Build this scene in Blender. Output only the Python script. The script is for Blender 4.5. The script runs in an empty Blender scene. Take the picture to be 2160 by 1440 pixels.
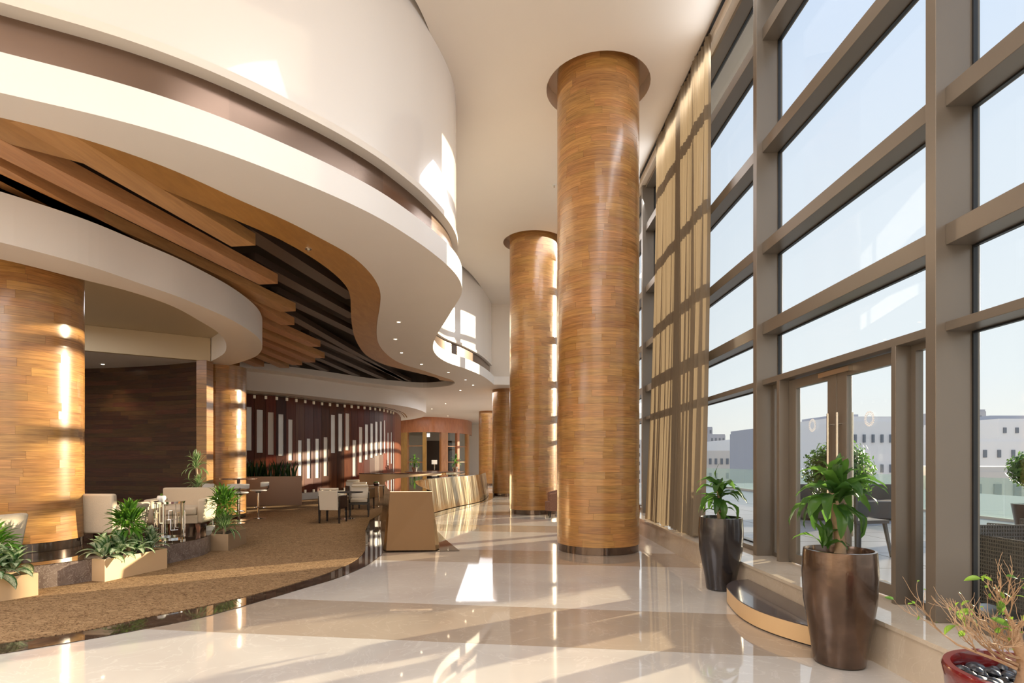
import bpy, bmesh, math, random
from mathutils import Vector, Matrix
from mathutils.geometry import tessellate_polygon
random.seed(7)
R = math.radians
sc = bpy.context.scene
COL = sc.collection
# ------------------------------------------------------------------ camera, world, sun, exposure
H = 1.45; F = 1180.0; VX = 1066.0; VY = 972.0
cam = bpy.data.cameras.new('camera'); co = bpy.data.objects.new('camera', cam); COL.objects.link(co)
co.location = (0, 0, H); co.rotation_euler = (R(90), 0, 0)
cam.sensor_width = 36; cam.lens = F/2160*36; cam.shift_x = (1080-VX)/2160; cam.shift_y = (VY-720)/2160
cam.clip_end = 2000; cam.clip_start = .05
sc.camera = co
sc.view_settings.view_transform = 'Standard'; sc.view_settings.look = 'None'
sc.view_settings.gamma = 1; sc.view_settings.use_curve_mapping = False
sc.view_settings.exposure = 0.2
sc.cycles.max_bounces = 10; sc.cycles.diffuse_bounces = 6; sc.cycles.glossy_bounces = 5
sc.cycles.transparent_max_bounces = 24; sc.cycles.transmission_bounces = 4
sc.cycles.sample_clamp_indirect = 6; sc.cycles.caustics_reflective = False; sc.cycles.caustics_refractive = False
sc.cycles.use_denoising = True

w = bpy.data.worlds.new('sky'); sc.world = w; w.use_nodes = True
nt = w.node_tree; bg = nt.nodes['Background']
tc = nt.nodes.new('ShaderNodeTexCoord'); sx = nt.nodes.new('ShaderNodeSeparateXYZ'); rp = nt.nodes.new('ShaderNodeValToRGB')
nt.links.new(tc.outputs['Generated'], sx.inputs[0]); nt.links.new(sx.outputs['Z'], rp.inputs[0]); nt.links.new(rp.outputs[0], bg.inputs[0])
e = rp.color_ramp.elements
e[0].position = 0.0; e[0].color = (.78, .73, .68, 1)
e[1].position = 1.0; e[1].color = (.42, .55, .86, 1)
q = e.new(.12); q.color = (.70, .715, .745, 1)
q = e.new(.40); q.color = (.62, .66, .75, 1)
SKY = 1.28
bg.inputs[1].default_value = SKY
SUN_AZ = R(32); SUN_EL = R(11.5)
sl = bpy.data.lights.new('sun', 'SUN'); so = bpy.data.objects.new('sun', sl); COL.objects.link(so)
sl.energy = 12; sl.color = (1.0, .81, .58); sl.angle = R(.6)
sd = Vector((-math.cos(SUN_AZ)*math.cos(SUN_EL), -math.sin(SUN_AZ)*math.cos(SUN_EL), -math.sin(SUN_EL)))
so.rotation_euler = sd.to_track_quat('-Z', 'Y').to_euler(); so.location = (40, 30, 20)
def area(name, loc, size, power, col=(.98, .97, .98), rot=(0, 0, 0), spread=180):
    l = bpy.data.lights.new(name, 'AREA'); l.shape = 'RECTANGLE'; l.size, l.size_y = size
    l.energy = power; l.color = col; l.spread = R(spread)
    o = bpy.data.objects.new(name, l); o.location = loc; o.rotation_euler = rot; COL.objects.link(o); return o
po = area('window_portal', (3.75, 18, 3.9), (56, 7.4), 0, rot=(0, R(90), 0))
po.rotation_euler = (R(90), 0, R(90)); po.data.cycles.is_portal = True
# large fill lights added to brighten hall and lounge, no such fixtures visible
FILL = 1.5
area('hall_fill', (1.2, 3.0, 7.5), (1.6, 4), 60*FILL)
area('hall_fill', (-1.5, -3.5, 7.5), (6, 5), 330*FILL)
area('facade_fill', (3.0, 5, 7.2), (16, .25), 90*FILL, (.93, .96, 1.0), (R(90), 0, R(90)))  # added fill, lights fascia and drum from the window side
bpy.data.objects['facade_fill'].rotation_euler = Vector((-1, 0, -.35)).to_track_quat('-Z', 'Y').to_euler()
area('hall_fill', (1.6, 14.5, 7.5), (1.2, 8), 110*FILL)
area('lounge_fill', (-7.6, 1.0, 4.3), (6, 4), 330*FILL)  # unseen fills added under the mezzanine to lift lounge and far end
area('lounge_fill', (-8.8, 9.5, 4.25), (4, 3), 60*FILL)
area('lounge_fill', (-.8, 27, 4.3), (2.5, 8), 150*FILL)
area('lounge_fill', (-6.5, 35, 4.3), (4, 3), 40*FILL)
area('lounge_fill', (.5, 32, 4.3), (4, 12), 150*FILL)

# ------------------------------------------------------------------ helpers
def P(x, y, z):
    Z = F*(z-H)/(VY-y); return ((x-VX)/F*Z, Z)
def lnk(o, parent=None):
    COL.objects.link(o)
    if parent: o.parent = parent
    return o
def tag(o, label=None, cat=None, group=None, kind=None):
    if label: o['label'] = label
    if cat: o['category'] = cat
    if group: o['group'] = group
    if kind: o['kind'] = kind
    return o
def empty(name, loc=(0, 0, 0), rz=0, label=None, cat=None, group=None, kind=None, parent=None):
    o = bpy.data.objects.new(name, None); o.location = loc; o.rotation_euler = (0, 0, rz); o.empty_display_size = .1
    lnk(o, parent); return tag(o, label, cat, group, kind)
class MB:
    def __init__(s): s.v = []; s.f = []; s.uv = {}
    def add(s, vs, fs):
        b = len(s.v); s.v += [tuple(v) for v in vs]; s.f += [tuple(b+i for i in f) for f in fs]; return s
    def box(s, c, d, rz=0, tilt=None):
        x, y, z = (k/2 for k in d); m = Matrix.Translation(c) @ Matrix.Rotation(rz, 4, 'Z')
        if tilt is not None: m = m @ tilt.to_4x4()
        vs = [m @ Vector((sx_*x, sy_*y, sz_*z)) for sz_ in (-1, 1) for sx_, sy_ in ((-1, -1), (1, -1), (1, 1), (-1, 1))]
        return s.add(vs, [(3, 2, 1, 0), (4, 5, 6, 7), (0, 1, 5, 4), (1, 2, 6, 5), (2, 3, 7, 6), (3, 0, 4, 7)])
    def frustum(s, c, d0, d1, h, off=(0, 0)):
        x, y, z = c; v = []
        for (a, b), zz, (ox, oy) in ((d0, z, (0, 0)), (d1, z+h, off)):
            for i, j in ((-1, -1), (1, -1), (1, 1), (-1, 1)): v.append((x+ox+i*a/2, y+oy+j*b/2, zz))
        return s.add(v, [(3, 2, 1, 0), (4, 5, 6, 7), (0, 1, 5, 4), (1, 2, 6, 5), (2, 3, 7, 6), (3, 0, 4, 7)])
    def lathe(s, prof, n=32, c=(0, 0, 0), a0=0, a1=2*math.pi):
        full = abs(a1-a0-2*math.pi) < 1e-6; m = n if full else n+1; vs = []
        for r, z in prof:
            for i in range(m):
                a = a0+(a1-a0)*i/n; vs.append((c[0]+r*math.cos(a), c[1]+r*math.sin(a), c[2]+z))
        fs = []
        for k in range(len(prof)-1):
            for i in range(n):
                j = (i+1) % m; fs.append((k*m+i, k*m+j, (k+1)*m+j, (k+1)*m+i))
        return s.add(vs, fs)
    def cyl(s, c, r, h, n=24):
        return s.lathe([(0.0001, 0), (r, 0), (r, h), (0.0001, h)], n, c)
    def prism(s, poly, z0, z1, holes=()):
        loops = [poly]+list(holes)
        tri = tessellate_polygon([[Vector((a, b, 0)) for a, b in l] for l in loops])
        flat = [p for l in loops for p in l]; n = len(flat)
        vs = [(a, b, z0) for a, b in flat]+[(a, b, z1) for a, b in flat]; fs = []
        for t in tri:
            a, b, c = (Vector(flat[i]) for i in t)
            if (b-a).cross(c-a) < 0: t = (t[0], t[2], t[1])
            fs.append((t[2], t[1], t[0])); fs.append(tuple(i+n for i in t))
        k = 0
        for li, l in enumerate(loops):
            ar = sum(l[i][0]*l[(i+1) % len(l)][1]-l[(i+1) % len(l)][0]*l[i][1] for i in range(len(l)))
            ccw = (ar > 0) == (li == 0)
            for i in range(len(l)):
                a = k+i; b = k+(i+1) % len(l)
                fs.append((a, b, b+n, a+n) if ccw else (b, a, a+n, b+n))
            k += len(l)
        return s.add(vs, fs)
    def tube(s, pts, r, n=8, cap=True):
        pts = [Vector(p) for p in pts]; rs = r if isinstance(r, (list, tuple)) else [r]*len(pts); vs = []; fs = []
        up = Vector((0, 0, 1)); prev = None
        for i, p in enumerate(pts):
            t = (pts[min(i+1, len(pts)-1)]-pts[max(i-1, 0)]).normalized()
            if prev is None: a = t.cross(up if abs(t.z) < .9 else Vector((1, 0, 0))).normalized()
            else: a = (prev-t*prev.dot(t)).normalized()
            prev = a; b = t.cross(a)
            for k in range(n):
                th = 2*math.pi*k/n; vs.append(p+(a*math.cos(th)+b*math.sin(th))*rs[i])
        for i in range(len(pts)-1):
            for k in range(n):
                j = (k+1) % n; fs.append((i*n+k, i*n+j, (i+1)*n+j, (i+1)*n+k))
        if cap: fs.append(tuple(range(n-1, -1, -1))); fs.append(tuple((len(pts)-1)*n+k for k in range(n)))
        return s.add(vs, fs)
    def data(s, name, mat, smooth=False, uv=None):
        me = bpy.data.meshes.new(name); me.from_pydata(s.v, [], s.f)
        if mat: me.materials.append(mat)
        me.update()
        if smooth:
            me.polygons.foreach_set('use_smooth', [True]*len(me.polygons))
            try: me.set_sharp_from_angle(angle=R(38))
            except Exception: pass
        if uv:
            l = me.uv_layers.new(name='UV')
            for lp in me.loops:
                l.data[lp.index].uv = uv(me.vertices[lp.vertex_index].co)
        return me
    def build(s, name, mat, parent=None, smooth=False, loc=(0, 0, 0), rz=0, uv=None, bevel=0, **kw):
        o = bpy.data.objects.new(name, s.data(name, mat, smooth, uv)); o.location = loc; o.rotation_euler = (0, 0, rz)
        lnk(o, parent)
        if bevel:
            m = o.modifiers.new('bevel', 'BEVEL'); m.width = bevel; m.segments = 3; m.limit_method = 'ANGLE'; m.angle_limit = R(40)
            for p in o.data.polygons: p.use_smooth = True
            try: o.data.set_sharp_from_angle(angle=R(30))
            except Exception: pass
        return tag(o, **kw)
def inst(name, me, parent=None, loc=(0, 0, 0), rot=(0, 0, 0), scale=(1, 1, 1)):
    o = bpy.data.objects.new(name, me); o.location = loc; o.rotation_euler = rot; o.scale = scale; return lnk(o, parent)
def cr(pts, n=6):
    out = []
    for i in range(len(pts)-1):
        p0 = pts[max(i-1, 0)]; p1 = pts[i]; p2 = pts[i+1]; p3 = pts[min(i+2, len(pts)-1)]
        for k in range(n):
            t = k/n
            out.append(tuple(.5*(2*b+(c-a)*t+(2*a-5*b+4*c-d)*t*t+(3*b-a-3*c+d)*t**3) for a, b, c, d in zip(p0, p1, p2, p3)))
    out.append(tuple(pts[-1])); return out
def pcurve(px, z, n=5): return [P(x, y, z) for x, y in cr(px, n)]
def resample(c, step):
    L = [0]
    for a, b in zip(c, c[1:]): L.append(L[-1]+math.dist(a, b))
    n = max(2, int(L[-1]/step)); out = []; j = 0
    for i in range(n+1):
        s_ = L[-1]*i/n
        while j < len(L)-2 and L[j+1] < s_: j += 1
        t = (s_-L[j])/max(L[j+1]-L[j], 1e-9); out.append(tuple(a+(b-a)*t for a, b in zip(c[j], c[j+1])))
    return out
def smooth2(c, it=3):
    for _ in range(it):
        c = [c[0]]+[tuple((a+2*b+d)/4 for a, b, d in zip(c[i-1], c[i], c[i+1])) for i in range(1, len(c)-1)]+[c[-1]]
    return c
def offs(c, d):
    """offset to the left of travel by d"""
    o = []
    for i, p in enumerate(c):
        a = c[max(i-1, 0)]; b = c[min(i+1, len(c)-1)]; tx, ty = b[0]-a[0], b[1]-a[1]; l = math.hypot(tx, ty) or 1
        o.append((p[0]-ty/l*d, p[1]+tx/l*d))
    return o
def strip(mb, c, d0, d1, z0, z1):
    a = offs(c, d0) if d0 else list(c); b = offs(c, d1) if d1 else list(c); n = len(a)
    vs = [(x, y, z0) for x, y in a]+[(x, y, z1) for x, y in a]+[(x, y, z0) for x, y in b]+[(x, y, z1) for x, y in b]; fs = []
    for i in range(n-1):
        fs += [(i, i+1, n+i+1, n+i), (3*n+i, 3*n+i+1, 2*n+i+1, 2*n+i), (n+i, n+i+1, 3*n+i+1, 3*n+i), (2*n+i, 2*n+i+1, i+1, i)]
    fs += [(0, n, 3*n, 2*n), (n-1, 3*n-1, 4*n-1, 2*n-1)]
    return mb.add(vs, fs)

# ------------------------------------------------------------------ materials
def nodes(name):
    m = bpy.data.materials.new(name); m.use_nodes = True; n = m.node_tree
    return m, n, n.nodes['Principled BSDF'], n.nodes['Material Output']
def N(n, t, **kw):
    k = n.nodes.new(t)
    for a, b in kw.items():
        if a in k.inputs: k.inputs[a].default_value = b
        else: setattr(k, a, b)
    return k
def plain(name, col, rough=.5, metal=0, coat=0, noise=0, nscale=8, bump=0, spec=.5, coatr=.05, objvar=0):
    m, n, b, o = nodes(name); L = n.links
    b.inputs['Base Color'].default_value = (*col, 1); b.inputs['Roughness'].default_value = rough; b.inputs['Metallic'].default_value = metal
    b.inputs['Coat Weight'].default_value = coat; b.inputs['Coat Roughness'].default_value = coatr; b.inputs['Specular IOR Level'].default_value = spec
    if noise or bump or objvar:
        t = N(n, 'ShaderNodeTexCoord'); z = N(n, 'ShaderNodeTexNoise', Scale=nscale, Detail=5)
        L.new(t.outputs['Object'], z.inputs['Vector'])
        if noise or objvar:
            h = N(n, 'ShaderNodeHueSaturation'); h.inputs['Color'].default_value = (*col, 1)
            r = N(n, 'ShaderNodeMapRange'); r.inputs['To Min'].default_value = 1-noise; r.inputs['To Max'].default_value = 1+noise
            L.new(z.outputs['Fac'], r.inputs['Value'])
            if objvar:
                oi = N(n, 'ShaderNodeObjectInfo'); r2 = N(n, 'ShaderNodeMapRange'); r2.inputs['To Min'].default_value = 1-objvar; r2.inputs['To Max'].default_value = 1+objvar
                L.new(oi.outputs['Random'], r2.inputs['Value']); mm = N(n, 'ShaderNodeMath', operation='MULTIPLY')
                L.new(r.outputs[0], mm.inputs[0]); L.new(r2.outputs[0], mm.inputs[1]); L.new(mm.outputs[0], h.inputs['Value'])
            else: L.new(r.outputs[0], h.inputs['Value'])
            L.new(h.outputs[0], b.inputs['Base Color'])
        if bump:
            u = N(n, 'ShaderNodeBump', Strength=bump, Distance=.02); L.new(z.outputs['Fac'], u.inputs['Height']); L.new(u.outputs[0], b.inputs['Normal'])
    return m
def wood(name, c0, c1, rough=.25, coat=.4, axis='uv', var=.25, gs=(1.6, 26, 26), hue=.02):
    """planks with grain along the first texture axis; every island and object gets its own tone"""
    m, n, b, o = nodes(name); L = n.links
    t = N(n, 'ShaderNodeTexCoord'); mp = N(n, 'ShaderNodeMapping'); mp.inputs['Scale'].default_value = gs
    oi = N(n, 'ShaderNodeObjectInfo'); ge = N(n, 'ShaderNodeNewGeometry')
    ad = N(n, 'ShaderNodeMath', operation='ADD'); L.new(oi.outputs['Random'], ad.inputs[0]); L.new(ge.outputs['Random Per Island'], ad.inputs[1])
    fr = N(n, 'ShaderNodeMath', operation='FRACT'); L.new(ad.outputs[0], fr.inputs[0])
    off = N(n, 'ShaderNodeMath', operation='MULTIPLY'); off.inputs[1].default_value = 37; L.new(fr.outputs[0], off.inputs[0])
    cb = N(n, 'ShaderNodeCombineXYZ'); L.new(off.outputs[0], cb.inputs[0]); L.new(off.outputs[0], cb.inputs[1])
    va = N(n, 'ShaderNodeVectorMath', operation='ADD')
    L.new(t.outputs['UV' if axis == 'uv' else 'Object'], mp.inputs['Vector']); L.new(mp.outputs[0], va.inputs[0]); L.new(cb.outputs[0], va.inputs[1])
    z = N(n, 'ShaderNodeTexNoise', Scale=1.0, Detail=6, Distortion=1.4); L.new(va.outputs[0], z.inputs['Vector'])
    rr = N(n, 'ShaderNodeValToRGB'); rr.color_ramp.elements[0].position = .3; rr.color_ramp.elements[1].position = .68
    rr.color_ramp.elements[0].color = (*c0, 1); rr.color_ramp.elements[1].color = (*c1, 1); L.new(z.outputs['Fac'], rr.inputs[0])
    vs2 = N(n, 'ShaderNodeVectorMath', operation='MULTIPLY'); vs2.inputs[1].default_value = (2.5, 3.5, 3.5); L.new(va.outputs[0], vs2.inputs[0])
    zf = N(n, 'ShaderNodeTexNoise', Scale=1.0, Detail=4, Distortion=.6); L.new(vs2.outputs[0], zf.inputs['Vector'])
    zr = N(n, 'ShaderNodeMapRange'); zr.inputs['From Min'].default_value = .35; zr.inputs['From Max'].default_value = .6; zr.inputs['To Min'].default_value = .72 if axis == 'uv' else .93; zr.inputs['To Max'].default_value = 1.06; L.new(zf.outputs['Fac'], zr.inputs['Value'])
    hs = N(n, 'ShaderNodeHueSaturation'); mr = N(n, 'ShaderNodeMapRange'); mr.inputs['To Min'].default_value = 1-var; mr.inputs['To Max'].default_value = 1+var
    mmv = N(n, 'ShaderNodeMath', operation='MULTIPLY'); L.new(mr.outputs[0], mmv.inputs[0]); L.new(zr.outputs[0], mmv.inputs[1])
    L.new(fr.outputs[0], mr.inputs['Value']); L.new(mmv.outputs[0], hs.inputs['Value']); L.new(rr.outputs[0], hs.inputs['Color'])
    f2 = N(n, 'ShaderNodeMath', operation='MULTIPLY'); f2.inputs[1].default_value = 7.31; L.new(fr.outputs[0], f2.inputs[0])
    f3 = N(n, 'ShaderNodeMath', operation='FRACT'); L.new(f2.outputs[0], f3.inputs[0])
    mh = N(n, 'ShaderNodeMapRange'); mh.inputs['To Min'].default_value = .5-hue; mh.inputs['To Max'].default_value = .5+hue; L.new(f3.outputs[0], mh.inputs['Value']); L.new(mh.outputs[0], hs.inputs['Hue'])
    L.new(hs.outputs[0], b.inputs['Base Color'])
    bu = N(n, 'ShaderNodeBump', Strength=.06, Distance=.004); L.new(z.outputs['Fac'], bu.inputs['Height']); L.new(bu.outputs[0], b.inputs['Normal'])
    b.inputs['Roughness'].default_value = rough; b.inputs['Coat Weight'].default_value = coat; b.inputs['Coat Roughness'].default_value = .2
    return m
def marble(name, c0, c1, vein, scale=.7, rough=.04, veins=.5, spec=.5):
    m, n, b, o = nodes(name); L = n.links; t = N(n, 'ShaderNodeTexCoord')
    z = N(n, 'ShaderNodeTexNoise', Scale=scale, Detail=8, Distortion=1.2); L.new(t.outputs['Object'], z.inputs['Vector'])
    r = N(n, 'ShaderNodeValToRGB'); r.color_ramp.elements[0].position = .35; r.color_ramp.elements[1].position = .65
    r.color_ramp.elements[0].color = (*c0, 1); r.color_ramp.elements[1].color = (*c1, 1); L.new(z.outputs['Fac'], r.inputs[0])
    v = N(n, 'ShaderNodeTexNoise', Scale=scale*2.6, Detail=10, Distortion=2.5); L.new(t.outputs['Object'], v.inputs['Vector'])
    vr = N(n, 'ShaderNodeValToRGB'); vr.color_ramp.elements[0].position = .485; vr.color_ramp.elements[0].color = (0, 0, 0, 1)
    vr.color_ramp.elements[1].position = .515; vr.color_ramp.elements[1].color = (0, 0, 0, 1); k = vr.color_ramp.elements.new(.5); k.color = (veins,)*3+(1,)
    L.new(v.outputs['Fac'], vr.inputs[0])
    mx = N(n, 'ShaderNodeMix', data_type='RGBA'); L.new(vr.outputs[0], mx.inputs[0]); L.new(r.outputs[0], mx.inputs[6]); mx.inputs[7].default_value = (*vein, 1)
    L.new(mx.outputs[2], b.inputs['Base Color']); b.inputs['Roughness'].default_value = rough; b.inputs['Specular IOR Level'].default_value = spec
    return m
M = {}
M['plaster'] = plain('plaster', (.80, .735, .66), .6, noise=.02, nscale=1.5)
M['plaster_white'] = plain('plaster_white', (.86, .83, .80), .45, noise=.02, nscale=1.5)
M['lacquer'] = plain('white_lacquer_panel', (.84, .80, .76), .25, coat=.8, coatr=.03)
M['soffit'] = plain('soffit', (.70, .58, .46), .6)
M['olive'] = plain('olive_plaster', (.62, .52, .36), .6)
M['bronze'] = plain('bronze_panel', (.20, .135, .10), .22, metal=.7, noise=.08, nscale=1.2, objvar=.25)
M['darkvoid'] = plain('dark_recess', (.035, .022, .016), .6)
M['slatdark'] = plain('dark_slat', (.075, .05, .038), .35, noise=.1)
M['oak'] = wood('oak_plank', (.30, .135, .036), (.47, .235, .07), rough=.3, coat=.45, var=.13, hue=.006)
M['oakflat'] = wood('oak_veneer', (.40, .195, .045), (.47, .245, .065), rough=.35, coat=.15, axis='obj', var=.06, gs=(6, 1.0, 6), hue=.004)
M['oakbeam'] = wood('oak_beam', (.52, .26, .10), (.62, .33, .14), rough=.4, coat=.1, axis='obj', var=.1, gs=(8, .7, 8), hue=.008)
M['darkwood'] = wood('dark_walnut_plank', (.045, .018, .008), (.09, .038, .016), rough=.3, coat=.25, var=.35)
M['redwood'] = wood('red_brown_panel', (.085, .017, .006), (.13, .032, .011), rough=.36, coat=.04, axis='obj', var=.5, gs=(7, 7, .5), hue=.012)
M['orangewood'] = wood('orange_veneer', (.44, .20, .07), (.54, .27, .10), rough=.3, coat=.4, axis='obj', var=.08, gs=(3, 3, .8))
M['tablewood'] = plain('dark_table_wood', (.09, .035, .02), .25, coat=.4)
M['mlight'] = marble('cream_marble', (.50, .455, .41), (.57, .53, .48), (.64, .60, .56), .6, .035, spec=.9)
M['mtan'] = marble('tan_marble', (.36, .285, .22), (.41, .335, .26), (.50, .42, .34), .6, .035, spec=.9)
M['msill'] = marble('sill_marble', (.52, .43, .33), (.60, .51, .40), (.68, .60, .49), 1.2, .06)
M['mdark'] = marble('dark_emperador_marble', (.035, .022, .015), (.07, .045, .03), (.30, .22, .15), 2.2, .03)
M['mriser'] = marble('brown_veined_marble', (.13, .095, .08), (.21, .16, .135), (.46, .40, .35), 4, .12, .8)
M['mkerb'] = plain('white_stone_kerb', (.62, .57, .50), .3)
M['frame'] = plain('bronze_window_frame', (.20, .168, .135), .34, metal=.35, noise=.04, nscale=2)
M['gasket'] = plain('black_gasket', (.01, .011, .012), .4)
M['gold'] = plain('polished_gold_metal', (.72, .52, .30), .13, metal=1, noise=.04, nscale=3)
M['goldflat'] = plain('brushed_gold_metal', (.15, .08, .03), .35, metal=.4, noise=.08, nscale=1.5)
M['planter'] = plain('tan_metal_planter', (.66, .46, .27), .4, metal=.25)
M['planterdk2'] = plain('brown_tan_metal_planter', (.36, .25, .15), .4, metal=.25)
M['planterdark'] = plain('brown_metal_planter', (.26, .17, .13), .3, metal=.5)
M['chrome'] = plain('chrome', (.82, .82, .83), .06, metal=1)
M['steel'] = plain('brushed_steel', (.62, .57, .50), .25, metal=1)
M['pot'] = plain('bronze_glazed_pot', (.12, .078, .056), .24, metal=.8, noise=.75, nscale=7, bump=.25, coat=.3)
M['potdark'] = plain('dark_glazed_pot', (.055, .05, .052), .22, metal=.7, noise=.3, nscale=5, bump=.2, coat=.3)
M['potred'] = plain('red_glazed_pot', (.16, .012, .014), .12, coat=.8, noise=.3, nscale=3)
M['soil'] = plain('soil', (.02, .014, .01), .9, bump=.5, nscale=60)
M['pebble'] = plain('black_pebble', (.035, .038, .045), .25, coat=.3)
M['fabric'] = plain('beige_upholstery', (.60, .50, .37), .85, noise=.06, nscale=90, bump=.15)
M['leather'] = plain('cream_leather', (.66, .58, .47), .45)
M['black'] = plain('black_wood', (.014, .011, .012), .3, coat=.2)
M['brownleg'] = plain('brown_wood_leg', (.20, .07, .03), .35)
M['tub'] = plain('brown_patterned_fabric', (.26, .13, .085), .8, noise=.55, nscale=45)
M['white'] = plain('white_ceramic', (.8, .78, .74), .25)
M['stooltop'] = plain('white_stool_shell', (.74, .71, .66), .35)
M['stepdark'] = plain('dark_step_top', (.075, .06, .06), .2, coat=.4, noise=.06, nscale=2)
M['stepside'] = plain('tan_step_side', (.66, .45, .24), .4)
M['rosette'] = plain('etched_white', (.95, .95, .95), .8, spec=.1)
M['wicker'] = plain('dark_wicker', (.085, .075, .068), .5)
M['cushion'] = plain('white_outdoor_cushion', (.82, .82, .84), .8)
M['terrace'] = plain('grey_terrace_tile', (.36, .35, .36), .3, noise=.1, nscale=3, objvar=.06)
M['bld'] = plain('white_building', (.80, .78, .77), .8)
M['bld2'] = plain('grey_building', (.42, .42, .46), .8)
M['bld3'] = plain('beige_building', (.68, .62, .56), .8)
M['bwin'] = plain('building_window', (.16, .18, .21), .3)
M['ground'] = plain('city_ground', (.42, .38, .34), .9)
M['bark'] = plain('bark', (.42, .28, .17), .8, noise=.25, nscale=40, bump=.4)
M['cane'] = plain('dracaena_cane', (.34, .23, .14), .7, noise=.3, nscale=30)
def emit(name, col, s):
    m, n, b, o = nodes(name); b.inputs['Emission Color'].default_value = (*col, 1); b.inputs['Emission Strength'].default_value = s
    b.inputs['Base Color'].default_value = (*col, 1); return m
M['lamp'] = emit('lamp_disc', (1, .82, .58), 12)
M['tab'] = emit('lit_bracket', (.8, .68, .5), .12)
M['shade'] = emit('lamp_shade', (1, .88, .7), .5)
M['sign'] = emit('backlit_sign', (1, 1, .97), .9)
def leafmat(name, c0, c1, trans=.45, stripe=None):
    m, n, b, o = nodes(name); L = n.links; oi = N(n, 'ShaderNodeObjectInfo'); ge = N(n, 'ShaderNodeNewGeometry')
    ad = N(n, 'ShaderNodeMath', operation='ADD'); L.new(oi.outputs['Random'], ad.inputs[0]); L.new(ge.outputs['Random Per Island'], ad.inputs[1])
    fr = N(n, 'ShaderNodeMath', operation='FRACT'); L.new(ad.outputs[0], fr.inputs[0])
    mx = N(n, 'ShaderNodeMix', data_type='RGBA'); mx.inputs[6].default_value = (*c0, 1); mx.inputs[7].default_value = (*c1, 1); L.new(fr.outputs[0], mx.inputs[0])
    out = mx.outputs[2]
    if stripe:
        t = N(n, 'ShaderNodeTexCoord'); sp = N(n, 'ShaderNodeSeparateXYZ'); L.new(t.outputs['UV'], sp.inputs[0])
        r = N(n, 'ShaderNodeValToRGB'); es = r.color_ramp.elements
        if stripe[0] == 'mid':
            es[0].position = .10; es[0].color = (0, 0, 0, 1); es[1].position = .9; es[1].color = (0, 0, 0, 1)
            k = es.new(.24); k.color = (1, 1, 1, 1); k = es.new(.76); k.color = (1, 1, 1, 1)
        else:
            es[0].position = .12; es[0].color = (1, 1, 1, 1); es[1].position = .88; es[1].color = (1, 1, 1, 1)
            k = es.new(.25); k.color = (0, 0, 0, 1); k = es.new(.75); k.color = (0, 0, 0, 1)
        L.new(sp.outputs['Y'], r.inputs[0])
        nz = N(n, 'ShaderNodeTexNoise', Scale=14.0, Detail=3); L.new(t.outputs['UV'], nz.inputs['Vector'])
        ml = N(n, 'ShaderNodeMath', operation='MULTIPLY'); ml.use_clamp = True; L.new(r.outputs[0], ml.inputs[0])
        nr = N(n, 'ShaderNodeMapRange'); nr.inputs['From Min'].default_value = .3; nr.inputs['From Max'].default_value = .6; L.new(nz.outputs['Fac'], nr.inputs['Value']); L.new(nr.outputs[0], ml.inputs[1])
        m2 = N(n, 'ShaderNodeMix', data_type='RGBA'); L.new(ml.outputs[0], m2.inputs[0]); L.new(out, m2.inputs[6]); m2.inputs[7].default_value = (*stripe[1], 1); out = m2.outputs[2]
    L.new(out, b.inputs['Base Color']); b.inputs['Roughness'].default_value = .32
    tr = N(n, 'ShaderNodeBsdfTranslucent'); hs = N(n, 'ShaderNodeHueSaturation'); hs.inputs['Value'].default_value = 1.9; hs.inputs['Hue'].default_value = .485
    L.new(out, hs.inputs['Color']); L.new(hs.outputs[0], tr.inputs[0])
    ms = N(n, 'ShaderNodeMixShader'); ms.inputs[0].default_value = trans; L.new(b.outputs[0], ms.inputs[1]); L.new(tr.outputs[0], ms.inputs[2]); L.new(ms.outputs[0], o.inputs[0])
    return m
M['leaf'] = leafmat('green_leaf', (.035, .10, .02), (.08, .19, .03), .55)
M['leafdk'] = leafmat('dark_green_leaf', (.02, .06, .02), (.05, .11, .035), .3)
M['leaflime'] = leafmat('bright_green_leaf', (.035, .115, .015), (.09, .21, .025))
M['leafvar'] = leafmat('variegated_leaf', (.035, .11, .03), (.06, .15, .04), .3, ('mid', (.62, .70, .50)))
M['leafstr'] = leafmat('striped_leaf', (.05, .14, .03), (.08, .19, .04), .3, ('edge', (.60, .66, .38)))
M['leafyel'] = leafmat('young_green_leaf', (.05, .15, .02), (.14, .24, .03), .45)
# glass: thin pane, clear with surface reflection
m, n, b, o = nodes('clear_glass'); n.nodes.remove(b)
tr = N(n, 'ShaderNodeBsdfTransparent'); tr.inputs[0].default_value = (.93, .96, .95, 1); gl = N(n, 'ShaderNodeBsdfGlossy', Roughness=.0)
fz = N(n, 'ShaderNodeLayerWeight', Blend=.5); fp = N(n, 'ShaderNodeMath', operation='POWER'); fp.inputs[1].default_value = 6.0; n.links.new(fz.outputs['Facing'], fp.inputs[0])
fm = N(n, 'ShaderNodeMath', operation='MULTIPLY_ADD'); fm.inputs[1].default_value = .45; fm.inputs[2].default_value = .03; n.links.new(fp.outputs[0], fm.inputs[0])
ms = N(n, 'ShaderNodeMixShader'); n.links.new(fm.outputs[0], ms.inputs[0]); n.links.new(tr.outputs[0], ms.inputs[1]); n.links.new(gl.outputs[0], ms.inputs[2]); n.links.new(ms.outputs[0], o.inputs[0]); M['glass'] = m
m, n, b, o = nodes('balustrade_glass'); n.nodes.remove(b)
tr = N(n, 'ShaderNodeBsdfTransparent'); tr.inputs[0].default_value = (.86, .93, .90, 1); gl = N(n, 'ShaderNodeBsdfDiffuse'); gl.inputs[0].default_value = (.8, .88, .85, 1)
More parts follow.
